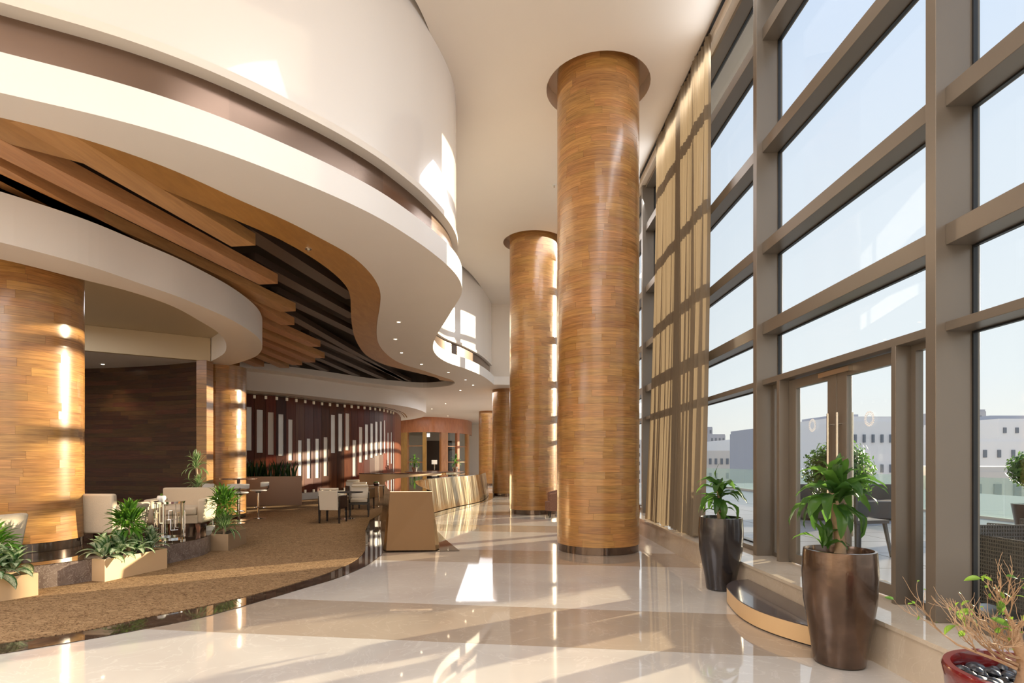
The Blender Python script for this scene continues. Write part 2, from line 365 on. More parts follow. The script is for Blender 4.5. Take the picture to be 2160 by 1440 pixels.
ms = N(n, 'ShaderNodeMixShader'); ms.inputs[0].default_value = .22; n.links.new(tr.outputs[0], ms.inputs[1]); n.links.new(gl.outputs[0], ms.inputs[2]); n.links.new(ms.outputs[0], o.inputs[0]); M['railglass'] = m
# sheer curtain
m, n, b, o = nodes('sheer_curtain'); n.nodes.remove(b)
df = N(n, 'ShaderNodeBsdfDiffuse'); df.inputs[0].default_value = (.36, .285, .20, 1); tl = N(n, 'ShaderNodeBsdfTranslucent'); tl.inputs[0].default_value = (.23, .175, .115, 1); tr = N(n, 'ShaderNodeBsdfTransparent')
a1 = N(n, 'ShaderNodeMixShader'); a1.inputs[0].default_value = .5; a2 = N(n, 'ShaderNodeMixShader'); a2.inputs[0].default_value = .12
n.links.new(df.outputs[0], a1.inputs[1]); n.links.new(tl.outputs[0], a1.inputs[2]); n.links.new(a1.outputs[0], a2.inputs[1]); n.links.new(tr.outputs[0], a2.inputs[2]); n.links.new(a2.outputs[0], o.inputs[0]); M['sheer'] = m
# carpet
m, n, b, o = nodes('patterned_carpet'); L = n.links; t = N(n, 'ShaderNodeTexCoord')
mp = N(n, 'ShaderNodeMapping'); mp.inputs['Scale'].default_value = (6, 13, 1); mp.inputs['Rotation'].default_value = (0, 0, R(38)); L.new(t.outputs['Object'], mp.inputs['Vector'])
z = N(n, 'ShaderNodeTexNoise', Scale=1.6, Detail=3, Distortion=2.2); L.new(mp.outputs[0], z.inputs['Vector'])
r = N(n, 'ShaderNodeValToRGB'); es = r.color_ramp.elements; es[0].position = .44; es[0].color = (.31, .195, .10, 1); es[1].position = .60; es[1].color = (.36, .235, .125, 1)
k = es.new(.49); k.color = (.07, .032, .014, 1); k = es.new(.54); k.color = (.33, .21, .11, 1); L.new(z.outputs['Fac'], r.inputs[0])
z2 = N(n, 'ShaderNodeTexNoise', Scale=220.0, Detail=2); L.new(t.outputs['Object'], z2.inputs['Vector'])
mx = N(n, 'ShaderNodeMix', data_type='RGBA', blend_type='OVERLAY'); mx.inputs[0].default_value = .2; L.new(r.outputs[0], mx.inputs[6]); L.new(z2.outputs['Color'], mx.inputs[7])
L.new(mx.outputs[2], b.inputs['Base Color']); b.inputs['Roughness'].default_value = .95; b.inputs['Specular IOR Level'].default_value = .1
bu = N(n, 'ShaderNodeBump', Strength=.6, Distance=.01); L.new(z2.outputs['Fac'], bu.inputs['Height']); L.new(bu.outputs[0], b.inputs['Normal']); M['carpet'] = m

def reflection_streaked(name, col, rough, sc1, st):
    m, n, b, o = nodes(name); L = n.links; t = N(n, 'ShaderNodeTexCoord'); mp = N(n, 'ShaderNodeMapping'); mp.inputs['Scale'].default_value = (1, 1, .04)
    L.new(t.outputs['Object'], mp.inputs['Vector']); z = N(n, 'ShaderNodeTexNoise', Scale=sc1, Detail=3); L.new(mp.outputs[0], z.inputs['Vector'])
    bu = N(n, 'ShaderNodeBump', Strength=st, Distance=.25); L.new(z.outputs['Fac'], bu.inputs['Height']); L.new(bu.outputs[0], b.inputs['Normal'])
    r = N(n, 'ShaderNodeValToRGB'); es = r.color_ramp.elements; es[0].position = .38; es[0].color = (col[0]*.72, col[1]*.68, col[2]*.62, 1); es[1].position = .62; es[1].color = (*col, 1)  # dark streaks in the base colour stand in for wavy reflections
    L.new(z.outputs['Fac'], r.inputs[0]); L.new(r.outputs[0], b.inputs['Base Color']); b.inputs['Specular Tint'].default_value = (.88, .74, .56, 1)
    b.inputs['Metallic'].default_value = 1; b.inputs['Roughness'].default_value = rough; return m
M['gold'] = reflection_streaked('polished_gold_metal', (.80, .63, .44), .15, 2.4, .2)
M['redwood'].node_tree.nodes['Principled BSDF'].inputs['Specular IOR Level'].default_value = .22

# ------------------------------------------------------------------ levels
ZC = 7.58        # hall ceiling
ZS = 4.42        # mezzanine soffit
ZR = 3.80        # lower soffit rings
XS, XF, XP, XG = 2.65, 3.07, 3.0, 3.257   # sill face, transom front, mullion front, glass
BAY = 2.78; MZ0 = 3.90

# ------------------------------------------------------------------ floor
fl = empty('floor', kind='structure')
mslope = -.132; c = 4.42-3.52*4; X0, X1 = -14, 3.2
while c < 46:
    for wd, mt in ((1.16, 'mtan'), (2.36, 'mlight')):
        MB().prism([(X0, c+.002+mslope*X0), (X1, c+.002+mslope*X1), (X1, c+wd-.002+mslope*X1), (X0, c+wd-.002+mslope*X0)], -.06, 0).build('marble_band', M[mt], fl)
        c += wd
# dark border and carpet
ME = [(0, 1380), (168, 1352), (305, 1327), (428, 1302), (560, 1265), (640, 1241), (710, 1220), (770, 1195), (800, 1174), (808, 1166)]
CE = [(0, 1358), (165, 1334), (305, 1304), (428, 1280), (560, 1249), (660, 1220), (710, 1202), (745, 1185), (764, 1171)]
me_ = [(-9, 1.0), (-6.4, 2.6)]+pcurve(ME, 0, 4)+[(-.74, 9.02), (-1.1, 10.3), (-1.46, 11.8), (-1.85, 13.2), (-1.8, 14.6), (-1.5, 16.0), (-1.05, 17.9), (-.7, 19.7), (-.45, 22), (-.42, 24.8), (-2.2, 28)]
ce_ = [(-9, 1.35), (-6.5, 2.95)]+pcurve(CE, 0, 4)+[P(771, 1160, 0), P(771, 1140, 0), P(771, 1119, 0), P(778, 1103, 0), (-3.3, 13.6), (-3.4, 15.4), (-3.4, 17.4), (-2.9, 19.0), (-2.0, 21), (-1.9, 25), (-3.4, 27.5)]
MB().prism(me_+ce_[::-1], .001, .006).build('marble_border', M['mdark'], fl)
MB().prism(ce_+[(-13.5, 27.5), (-13.5, 1.35)], .001, .012).build('carpet', M['carpet'], fl)

# ------------------------------------------------------------------ walls closing the hall
MB().box((-5, -8.1, 3.8), (19, .2, 7.8)).build('wall_front', M['plaster'], kind='structure')
MB().box((-14.1, 18, 3.8), (.2, 54, 7.8)).build('wall_left', M['plaster'], kind='structure')
wb = MB().box((1.1, 22.0, 6.07), (4.7, .2, 3.02)).build('wall_back', M['plaster'], kind='structure')
MB().box((-5, 45.1, 2.3), (19, .2, 4.6)).build('wall_end', M['plaster'], kind='structure')

# ------------------------------------------------------------------ hall ceiling with round recesses for the columns
C1 = (1.52, 9.2); C2 = (.785, 15.7); C3 = (.12, 23.5); C4 = (-.93, 33.7); CL = (-6.5, 7.54); CC = (-7.3, 14.2); CR = .665; HR = .843
def circ(c, r, n=48): return [(c[0]+r*math.cos(2*math.pi*i/n), c[1]+r*math.sin(2*math.pi*i/n)) for i in range(n)]
FB = [(0, 196), (100, 218), (200, 241), (300, 267), (400, 297), (500, 331), (600, 370), (700, 411), (800, 459), (861, 497), (897, 521), (921, 540), (942, 557), (958, 573), (969, 588), (974, 600), (975.5, 611), (972, 625), (962.5, 640), (942, 673), (927, 696), (917, 715), (913, 730), (915.6, 742), (927, 754.6), (948, 766), (983, 777.5), (1014.6, 791), (1033, 803), (1042, 811)]
fb = [(-9.6, 1.2), (-7.8, 2.4), (-5.9, 3.5)]+pcurve(FB, ZS, 5)
fb = smooth2(resample(fb, .12), 6)
def lerpz(z_, tab):
    if z_ <= tab[0][0]: return tab[0][1]
    for (a, b_), (c_, d_) in zip(tab, tab[1:]):
        if z_ <= c_: return b_+(d_-b_)*(z_-a)/(c_-a)
    return tab[-1][1]
def voffs(c_, fn):
    n0 = offs(c_, 1.0); return [(p[0]+(q_[0]-p[0])*fn(p[1]), p[1]+(q_[1]-p[1])*fn(p[1])) for p, q_ in zip(c_, n0)]
dr = voffs(fb, lambda z_: lerpz(z_, [(7.6, .03), (9.6, .10), (30, .10)]))
gapc = [p for p in voffs(dr, lambda z_: -lerpz(z_, [(2, .24), (6.5, .22), (8.35, -.05), (12.2, -.05), (14, .2), (17.5, .2), (20.3, -.05)])) if p[1] < 21.8]
hole = gapc+[p for p in offs(dr, .2) if p[1] < 21.8][::-1]
ce = MB().prism([(-14, -8), (3.7, -8), (3.7, 22), (-14, 22)], ZC, ZC+.25, [circ(C1, HR), circ(C2, HR), hole]).build('ceiling', M['plaster'], kind='structure')
MB().prism([(-10.5, 1), (-.25, 1), (-.25, 21.85), (-10.5, 21.85)], ZC+.25, ZC+.27).build('recess', M['bronze'], ce)
for c_ in (C1, C2):
    MB().lathe([(HR, ZC+.0), (HR+.01, ZC+.25), (.1, ZC+.25), (.1, ZC+.3), (HR+.05, ZC+.3)], 48, (c_[0], c_[1], 0)).build('recess', M['soffit'], ce, smooth=True)
MB().box((2.9, 7, ZC-.012), (.035, 29.5, .024)).build('curtain_track', M['black'], ce)
MB().box((3.02, 7, ZC-.05), (.1, 29.6, .1)).build('drop_edge', M['plaster'], ce)

# ------------------------------------------------------------------ mezzanine: soffit, white fascia, bronze band, white drum
OPr = [(0, 247), (100, 271), (200, 300), (300, 333), (400, 373), (500, 420), (600, 463), (675, 502), (739, 537), (778, 572), (797, 600), (803, 622), (801, 650), (796, 678), (794.5, 706), (800, 728), (819, 750), (847, 767), (889, 780), (930, 794), (953, 801), (960, 807)]
OPf = [(960, 807), (950, 813), (917, 817), (889, 818), (833, 814), (778, 809), (694, 797), (625, 788), (541, 778), (507, 774)]
opr = [(-11.5, 1.6), (-8.5, 2.9), (-6.2, 3.95)]+pcurve(OPr, ZS, 4)
opf = pcurve(OPf, ZS, 4)
op = smooth2(resample(opr, .15), 3)[:-1]+smooth2(resample(opf, .15), 3)+[(-11.5, 15.5)]
mz = empty('trim_1', kind='structure')
outer = fb+[(3.4, 22.1), (3.4, 45), (-14, 45), (-14, 1.2)]
MB().prism(outer, ZS, ZS+.32, [op]).build('soffit', M['plaster_white'], mz)
strip(MB(), dr, 0, .15, 5.235, ZC+.2).build('drum_panel', M['lacquer'], mz, smooth=True)
strip(MB(), dr, -.03, .24, 5.15, 5.235).build('drum_lip', M['plaster'], mz, smooth=True)
strip(MB(), fb, .0, .45, ZS+.32, ZS+.33).build('ledge', M['plaster_white'], mz)
rs = fb; k = 0; step = 17
while k < len(rs)-3:
    seg = rs[k:k+step+1]
    if len(seg) < 3: break
    strip(MB(), seg, .17, .23, ZS+.32, 5.152).build('bronze_panel', M['bronze'], mz, smooth=True); k += step
# recess in the soffit
IEr = [(40, 309), (143, 336), (240, 362), (345, 399), (396, 421), (465, 450), (539, 482), (578, 498), (619, 520), (661, 545), (703, 575.5), (730, 603), (739, 626), (740, 656), (743, 690), (750, 716), (764, 740), (778, 753), (805, 766.7), (833, 775), (875, 785), (903, 792), (922, 797), (929, 803)]
IEf = [(929, 803), (925, 809), (900, 813), (833, 810), (772, 803.5), (701, 793), (625, 783.5), (541, 773), (507, 769)]
ZB = 4.45
ie = smooth2(resample([(-11, 2.3), (-7.0, 4.25), (-5.4, 4.75)]+pcurve(IEr, ZB, 4), .15), 2)[:-1]+[(x, y-.03) for x, y in smooth2(resample(opf, .15), 3)]+[(-11, 15.3)]
MB().prism(op, ZB, ZB+.14, [ie]).build('wood_band', M['oakflat'], mz)
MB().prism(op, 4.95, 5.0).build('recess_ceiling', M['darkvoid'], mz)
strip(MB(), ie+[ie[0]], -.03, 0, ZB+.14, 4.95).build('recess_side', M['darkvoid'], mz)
strip(MB(), [(x, y-.05) for x, y in smooth2(resample(opf, .15), 3)], 0, .02, ZS+.01, 4.63).build('recess_edge', M['plaster_white'], mz)
def inside(p, poly):
    x, y = p; c = False; j = len(poly)-1
    for i in range(len(poly)):
        xi, yi = poly[i]; xj, yj = poly[j]
        if (yi > y) != (yj > y) and x < (xj-xi)*(y-yi)/(yj-yi)+xi: c = not c
        j = i
    return c
def clipline(p, d, s0, smax, poly):
    s_ = s0
    while s_ < smax and inside((p[0]+d[0]*s_, p[1]+d[1]*s_), poly): s_ += .05
    return s_
# beams: right bottom edge given by far end pixel and a nearer pixel on the same edge
BE = [((539, 517), (345, 400), .36), ((586, 598), (300, 449), .34), ((623.6, 656), (0, 366), .33), ((621, 685), (547, 645), .30), ((676, 731), (554, 678), .30), ((685, 755), (556, 700.6), .30), ((665, 764), (556, 718.6), .30), ((637.5, 770), (554, 735), .30), ((610, 775.6), (551, 749), .30), ((557, 773), (530, 760), .3)]
lines = []
for (e1, e0, wd) in BE:
    a = Vector(P(*e0, ZB)); b_ = Vector(P(*e1, ZB)); d = (b_-a).normalized()
    if len(lines) == 9: d = lines[-1][1]
    lines.append((b_, d, wd))
for i, (b_, d, wd) in enumerate(lines):
    ln = 10.5
    lft = Vector((-d.y, d.x)); a = b_-d*ln
    while a.y < 2.6 or a.x < -10.6 or not inside(tuple(a-lft*-.0), op) or not inside(tuple(a+lft*wd), op): a += d*.1
    a -= d*.25
    cut = lft*wd-d*.02
    MB().prism([tuple(a), tuple(b_), tuple(b_+cut), tuple(a+lft*wd)], ZB-.002, ZB+.16).build('wood_beam', M['oakbeam'], mz)
    # dark slat carrying on from each beam
    s1 = clipline(b_+lft*wd*.5, d, .1, 16, ie)
    if s1 > .3:
        MB().prism([tuple(b_-d*.6), tuple(b_+d*s1), tuple(b_+d*s1+lft*wd*.8), tuple(b_-d*.6+lft*wd*.8)], 4.64, 4.76).build('dark_slat', M['slatdark'], mz)
b0, d0, _ = lines[0]; rgt = Vector((d0.y, -d0.x))
for k in range(1, 5):
    p0 = b0+rgt*.62*k; s_ = -4
    while s_ < 14 and not inside(tuple(p0+d0*s_), ie): s_ += .05
    s1 = clipline(p0, d0, s_+.05, 18, ie)
    if s1-s_ > .6:
        a, b_ = p0+d0*s_, p0+d0*s1; l_ = -rgt*.28
        MB().prism([tuple(a), tuple(b_), tuple(b_+l_), tuple(a+l_)], 4.64, 4.76).build('dark_slat', M['slatdark'], mz)

# ------------------------------------------------------------------ lower soffit ring over the lounge
RO = [(0, 510), (80, 531), (171, 555.5), (240, 578), (305, 601), (370, 623), (428, 647), (480, 670), (519, 692), (545, 712), (553.6, 730), (549, 743), (534.7, 754), (489, 769), (444.5, 776)]
RI = [(0, 545), (80, 565), (171, 589), (240, 605), (305, 624), (370, 648), (425, 679), (455, 697), (473, 715), (477.5, 730), (472, 746), (443, 763)]
ro = smooth2(resample([(-9, 2.6), (-7.4, 4.0), (-6.2, 5.1)]+pcurve(RO, ZR, 4), .12), 3)
ri = smooth2(resample([(-10.5, 3.4), (-8.2, 4.9), (-6.9, 5.8)]+pcurve(RI, ZR, 4), .12), 3)
bk = [P(443, 763, ZR), P(175, 740, ZR), (-12.2, 11.2), (-12.2, 3.4)]
rg = empty('trim_2', kind='structure')
MB().prism(ro+[(-7.6, 14.6), (-13.9, 15.4), (-13.9, 2.6)], ZR, 4.345, [ri+bk[1:]]).build('soffit_ring', M['plaster_white'], rg, smooth=False)
MB().prism(ri+bk[1:], 4.345, 4.36).build('ring_ceiling', M['olive'], rg)
bh = [P(443, 763, ZR), P(175, 740, ZR), (-12.2, 11.2)]
strip(MB(), bh, -.01, .12, ZR-.002, 4.34).build('bulkhead', M['olive'], rg)

# ------------------------------------------------------------------ columns clad in oak planks
def column(label, c, z0, z1, base=.12, near=False, zsplit=99, fr=CR):
    cc = empty('wood_clad_column', (c[0], c[1], z0), 0, label, 'column')
    h = z1-z0
    MB().lathe([(fr-.035, base), (fr-.035, h)], 48).build('core', M['black'], cc)
    MB().lathe([(fr-.02, 0), (fr-.012, .003), (fr-.012, base-.003), (fr-.03, base)], 64).build('metal_base', M['basering'], cc, smooth=True)
    rowh = .105; rows = int((h-base)/rowh); rowh = (h-base)/rows
    va = math.atan2(-c[1], -c[0])     # towards the camera
    rest = MB(); datas = {}
    def plank(ang):
        n = max(2, int(ang/.13)); g = .0007; r0 = fr-.02; r1 = fr; vs = []
        for i in range(n+1):
            a = g/fr+(ang-2*g/fr)*i/n
            for r_, z_ in ((r0, .0006), (r1, .0006), (r1, rowh-.0006), (r0, rowh-.0006)): vs.append((r_*math.cos(a), r_*math.sin(a), z_))
        fs = []
        for i in range(n):
            for k in (0, 1, 2): fs.append((i*4+k, (i+1)*4+k, (i+1)*4+k+1, i*4+k+1))
        fs += [(3, 2, 1, 0), (n*4, n*4+1, n*4+2, n*4+3)]
        return vs, fs
    cnt = 0
    for r_ in range(rows):
        a = random.uniform(0, 1.2); end = a+2*math.pi; z_ = base+r_*rowh
        while a < end-.01:
            q = random.choice((.75, .95, 1.15, 1.35)); q = min(q, end-a)
            if end-a-q < .4: q = end-a
            q = round(q, 3)
            mid = a+q/2; dv = (mid-va+math.pi) % (2*math.pi)-math.pi
            if near and abs(dv) < 1.9 and cnt < 290 and z_ < zsplit:
                if q not in datas:
                    mb = MB(); mb.add(*plank(q)); datas[q] = mb.data('plank', M['oak'], True, uv=lambda v: (math.atan2(v.y, v.x)*fr, v.z))
                inst('plank', datas[q], cc, (0, 0, z_), (0, 0, a)); cnt += 1
            else:
                vs, fs = plank(q); m_ = Matrix.Translation((0, 0, z_)) @ Matrix.Rotation(a, 4, 'Z'); rest.add([m_ @ Vector(v) for v in vs], fs)
            a += q
    if rest.v:
        me = rest.data('planks', M['oak'], True)
        l = me.uv_layers.new(name='UV')
        for p in me.polygons:
            a0 = math.atan2(p.center.y, p.center.x)
            for li in p.loop_indices:
                v = me.vertices[me.loops[li].vertex_index].co; a = math.atan2(v.y, v.x); a += 2*math.pi*round((a0-a)/(2*math.pi)); l.data[li].uv = (a*fr, v.z)
        o = inst('planks', me, cc); o['kind'] = 'stuff'
    return cc
M['basering'] = plain('dark_metal_base', (.16, .12, .10), .1, metal=.9)
column('tall oak-clad round column in the middle of the hall, nearest to the window wall', C1, 0, ZC+.24, near=True)
column('second tall oak-clad column, just behind and left of the nearest tall one', C2, 0, ZC+.24)
column('oak-clad column in shade under the bulkhead, behind the gold counter end', C3, 0, 4.6)
column('farthest oak-clad column, beside the glazed doors at the back', C4, 0, ZS+.02)
column('thick oak-clad column at the left, rising from the lounge platform', CL, .28, 4.34, near=True)
column('oak-clad column by the high bar table, in front of the panelled wall', CC, 0, ZR+.02)

# ------------------------------------------------------------------ window wall
sill = empty('trim_3', kind='structure')
k = -4
for k in range(-4, 15):
    a = MZ0+BAY*k; b_ = a+BAY
    if a > 44: break
    MB().box(((XS+.012+3.6)/2, (a+b_)/2, .145), (3.6-XS-.012, BAY-.004, .29)).build('sill_block', M['msill'], sill)
    MB().box(((XS+3.6)/2, (a+b_)/2, .305), (3.6-XS, BAY-.004, .03)).build('sill_slab', M['msill'], sill)
ZSL = .32
TR = [(2.355, 2.42), (2.955, 3.10), (3.92, 4.055), (5.13, 5.27), (6.47, 6.62), (7.42, 7.58)]
def pane(par, z0, z1, y0, y1, x=XG+.03, nm='pane'):
    MB().box((x, (y0+y1)/2, (z0+z1)/2), (.012, y1-y0, z1-z0)).build(nm, M['glass'], par)
def rimbox(par, z0, z1, y0, y1, x, t=.014, d=.03, mat='gasket', nm='gasket'):
    mb = MB()
    mb.box((x, y0+t/2, (z0+z1)/2), (d, t, z1-z0)); mb.box((x, y1-t/2, (z0+z1)/2), (d, t, z1-z0))
    mb.box((x, (y0+y1)/2, z0+t/2), (d, y1-y0-2*t, t)); mb.box((x, (y0+y1)/2, z1-t/2), (d, y1-y0-2*t, t)); mb.build(nm, M[mat], par)
nwin = 0
for k in range(-4, 15):
    y0 = MZ0+BAY*k
    if y0 > 43: break
    nwin += 1; W = empty('window_%d' % nwin, kind='structure')
    MB().box(((XP+3.31)/2, y0+.0475, (ZSL+ZC)/2), (3.31-XP, .095, ZC-ZSL)).build('mullion', M['frame'], W, bevel=.003)
    ya, yb = y0+.095, y0+BAY
    for z0, z1 in TR:
        MB().box(((XF+3.31)/2, (ya+yb)/2, (z0+z1)/2), (3.31-XF, yb-ya, z1-z0)).build('transom', M['frame'], W, bevel=.003)
    lv = [ZSL+.06]+[v for t_ in TR for v in t_]
    for z0, z1 in zip(lv[2::2], lv[3::2]):
        pane(W, z0, z1, ya, yb); rimbox(W, z0, z1, ya, yb, XG+.01)
    if k != 0:
        MB().box(((XF+.05+3.40)/2, (ya+yb)/2, ZSL+.03), (3.40-XF-.05, yb-ya, .06)).build('transom', M['frame'], W)
        pane(W, ZSL+.06, 2.355, ya, yb); rimbox(W, ZSL+.06, 2.355, ya, yb, XG+.01)
# double door
D = empty('door_1', kind='structure')
for ya, yb in ((4.40, 4.45), (6.27, 6.33)):
    MB().box(((XF+3.25)/2, (ya+yb)/2, (ZSL+2.355)/2), (3.25-XF, yb-ya, 2.355-ZSL)).build('door_post', M['frame'], D, bevel=.002)
for ya, yb in ((3.995, 4.40), (6.33, 6.68)):
    pane(D, ZSL+.05, 2.355, ya, yb, 3.22, 'side_pane'); rimbox(D, ZSL, 2.355, ya, yb, 3.22, t=.05, d=.06, mat='frame', nm='side_frame')
XD = 3.20
for ya, yb, sgn in ((4.455, 5.355, 1), (5.365, 6.265, -1)):
    lf = empty('door_leaf', (XD, (ya+yb)/2, 0), parent=D)
    z0, z1 = ZSL+.012, 2.345; mb = MB(); wv = (yb-ya)/2
    mb.box((0, -wv+.075, (z0+z1)/2), (.05, .15, z1-z0)); mb.box((0, wv-.075, (z0+z1)/2), (.05, .15, z1-z0))
    mb.box((0, 0, z1-.05), (.05, 2*wv-.3, .1)); mb.box((0, 0, z0+.05), (.05, 2*wv-.3, .1)); mb.build('leaf_frame', M['frame'], lf, bevel=.002)
    MB().box((0, 0, (z0+z1)/2), (.012, 2*wv-.3, z1-z0-.2)).build('leaf_pane', M['glass'], lf)
    hy = sgn*(wv-.07)
    for dx in (-.065, .075):
        mb = MB(); mb.tube([(dx, hy, .74), (dx, hy, 1.91)], .0135, 12)
        for zz in (.85, 1.80): mb.tube([(0, hy, zz), (dx, hy, zz)], .009, 8)
        mb.build('handle', M['steel'], lf, smooth=True)
    # etched ring emblem
    mb = MB(); ex = -.010
    for i in range(20):
        a = 2*math.pi*i/20; m_ = Matrix.Translation((ex, .06*math.cos(a), 1.82+.06*math.sin(a))) @ Matrix.Rotation(a, 4, 'X')
        mb.add([m_ @ Vector((x_, y_, z_)) for x_, y_, z_ in ((0, -.008, -.006), (0, .008, -.006), (0, .008, .006), (0, -.008, .006), (.002, -.008, -.006), (.002, .008, -.006), (.002, .008, .006), (.002, -.008, .006))], [(0, 1, 2, 3), (7, 6, 5, 4), (0, 4, 5, 1), (1, 5, 6, 2), (2, 6, 7, 3), (3, 7, 4, 0)])
    for i in range(24):
        a0 = 2*math.pi*i/24; a1 = a0+2*math.pi/24
        mb.add([(ex, r_*math.cos(a), 1.82+r_*math.sin(a)) for r_ in (.040, .045) for a in (a0, a1)]+[(ex+.002, r_*math.cos(a), 1.82+r_*math.sin(a)) for r_ in (.040, .045) for a in (a0, a1)], [(0, 1, 3, 2), (4, 6, 7, 5), (0, 4, 5, 1), (2, 3, 7, 6)])
    mb.build('etched_emblem', M['rosette'], lf)
MB().box((XD-.045, 5.36, 2.30), (.04, .5, .045)).build('door_closer', M['steel'], D)

# sheer curtains
def curtain(label, ya, yb, zb0, zb1, flare=0, amp=.06, drift=0):
    folds = int((yb-ya)/.085); nx = folds*8; nz = 26; vs = []; fs = []; random.seed(int(ya*100))
    ph = [random.uniform(-.6, .6) for _ in range(folds+2)]; am = [random.uniform(.6, 1.2) for _ in range(folds+2)]
    for j in range(nz+1):
        t = j/nz
        for i in range(nx+1):
            s_ = i/nx; fidx = s_*folds; q = int(fidx); zb = zb0+(zb1-zb0)*s_
            z_ = 7.55+(zb-7.55)*t+.02*math.sin(fidx*2.1)*t
            y_ = ya+(yb-ya)*s_+flare*(t-.5)*(.5-s_)+.02*math.sin(q*1.7+t*3)*t
            x_ = 2.9-drift*t**2+.015*math.sin(fidx*.9+3*t)+amp*am[q]*(.45+.55*t)*math.sin(2*math.pi*fidx+ph[q]*math.sin(t*2.5))
            vs.append((x_, y_, z_))
    for j in range(nz):
        for i in range(nx):
            a = j*(nx+1)+i; fs.append((a, a+1, a+nx+2, a+nx+1))
    mb = MB(); mb.add(vs, fs); o = mb.build('sheer_curtain', M['sheer'], smooth=True, label=label, cat='curtain', group='sheer curtains on the window wall')
    mb = MB()
    for i in range(folds): mb.box((2.9, ya+(yb-ya)*(i+.5)/folds, 7.555), (.02, .012, .02))
    mb.build('gliders', M['black'], o, kind='stuff')
    return o
curtain('floor-length tan sheer curtain nearer the potted plants, drawn back in folds', 8.05, 9.45, .345, .335, .25, .07, .08)
curtain('narrower golden sheer curtain farther along, beside the tall column', 9.47, 10.75, .345, .34, -.15, .05, .14)

# ------------------------------------------------------------------ lounge platform
pl = empty('platform', kind='structure')
pe = [(-9.2, 2.9), (-7.2, 4.3), (-6.0, 5.4), (-5.25, 6.3), (-4.98, 6.66), (-4.82, 7.3), (-4.72, 7.9), (-4.66, 8.8), (-5.6, 10.8), (-6.9, 13.2)]
pe = smooth2(resample(cr(pe, 6), .15), 2)
poly = pe+[(-13.4, 13.2), (-13.4, 2.9)]
MB().prism(poly, .0, .272).build('platform_body', M['mriser'], pl)
MB().prism(poly, .272, .28).build('platform_top', M['mdark'], pl)

# dark wood wall behind the lounge
DW = [(120, 778), (178, 777), (250, 775), (340, 770), (425, 762)]
dw = resample([(-13.6, 14.6)]+[P(x, y, ZR) for x, y in cr(DW, 6)], .12)
wl = empty('wall_side', kind='structure')
strip(MB(), dw, .03, .14, 0, ZR).build('wall_core', M['black'], wl)
mb = MB(); z_ = .28; L_ = len(dw)
while z_ < ZR-.05:
    i = random.randint(-6, 0)
    while i < L_-1:
        j = i+random.randint(6, 12); a, b_ = max(i, 0), min(j, L_-1)
        if b_-a >= 1: strip(mb, [tuple(p) for p in dw[a:b_+1]], .0, .03+random.uniform(0, .004), z_+.001, z_+.109)
        i = j
    z_ += .11
o = mb.build('planks', M['darkwood'], wl, uv=lambda v: (v.x*1.2+v.y*.3, v.z), kind='stuff')
pr = P(425, 763, ZR); pr2 = P(446, 763, ZR)
mb = MB(); z_ = .28
while z_ < ZR-.05:
    mb.box(((pr[0]+pr2[0])/2, 13.2, z_+.055), (pr2[0]-pr[0]+random.uniform(0, .003), .3, .108)); z_ += .11
mb.build('pier_planks', M['oak'], wl, uv=lambda v: (v.x, v.z), kind='stuff')

# ------------------------------------------------------------------ panelled feature wall with slim niches
FWp = [(490, 829), (514, 830), (560, 833), (605.5, 837), (678, 846.7), (739, 852.8), (789, 858), (816, 863), (838, 871), (846, 880)]
fw = smooth2(resample([P(x, y, ZR) for x, y in cr(FWp, 6)], .1), 6)
fwall = empty('wall_right', kind='structure')
sl_ = [(95, 152, 298, 770), (222, 275, 328, 794), (340, 396, 356, 815), (453, 508, 378, 828), (558, 609, 434, 878), (662, 710, 659, 1097), (757, 803, 641, 1073), (850, 894, 643, 1068), (941, 985, 627, 1046), (1022, 1065, 385, 797), (1104, 1143, 372, 778), (1183, 1217, 368, 768), (1259, 1292, 656, 1052), (1331, 1358, 515, 900), (1395, 1422, 488, 870), (1455, 1475, 478, 850), (1508, 1525, 458, 828), (1558, 1572, 455, 815), (1600, 1612, 445, 800), (1637, 1647, 577, 930), (1672, 1682, 572, 912), (1697, 1706, 670, 1000)]
def on_fw(px):
    for i in range(len(fw)-1):
        a = VX+F*fw[i][0]/fw[i][1]; b_ = VX+F*fw[i+1][0]/fw[i+1][1]
        if a <= px <= b_: t = (px-a)/(b_-a); return i+t
    return None
cent = []
for x0, x1, ya, yb in sl_:
    px = 500+(x0+x1)/2/5.142; i = on_fw(px)
    if i is not None: cent.append((i, 800+ya/5.142, 800+yb/5.142))
def fpt(i):
    i = max(0, min(i, len(fw)-1.001)); k = int(i); t = i-k; return Vector((fw[k][0]+(fw[k+1][0]-fw[k][0])*t, fw[k][1]+(fw[k+1][1]-fw[k][1])*t))
edges = [cent[0][0]-(cent[1][0]-cent[0][0])/2]
for a, b_ in zip(cent, cent[1:]): edges.append((a[0]+b_[0])/2)
edges.append(min(cent[-1][0]+(cent[-1][0]-cent[-2][0])/2, len(fw)-1.01))
M['niche'] = plain('pale_niche_panel', (.92, .89, .84), .15, coat=.9)
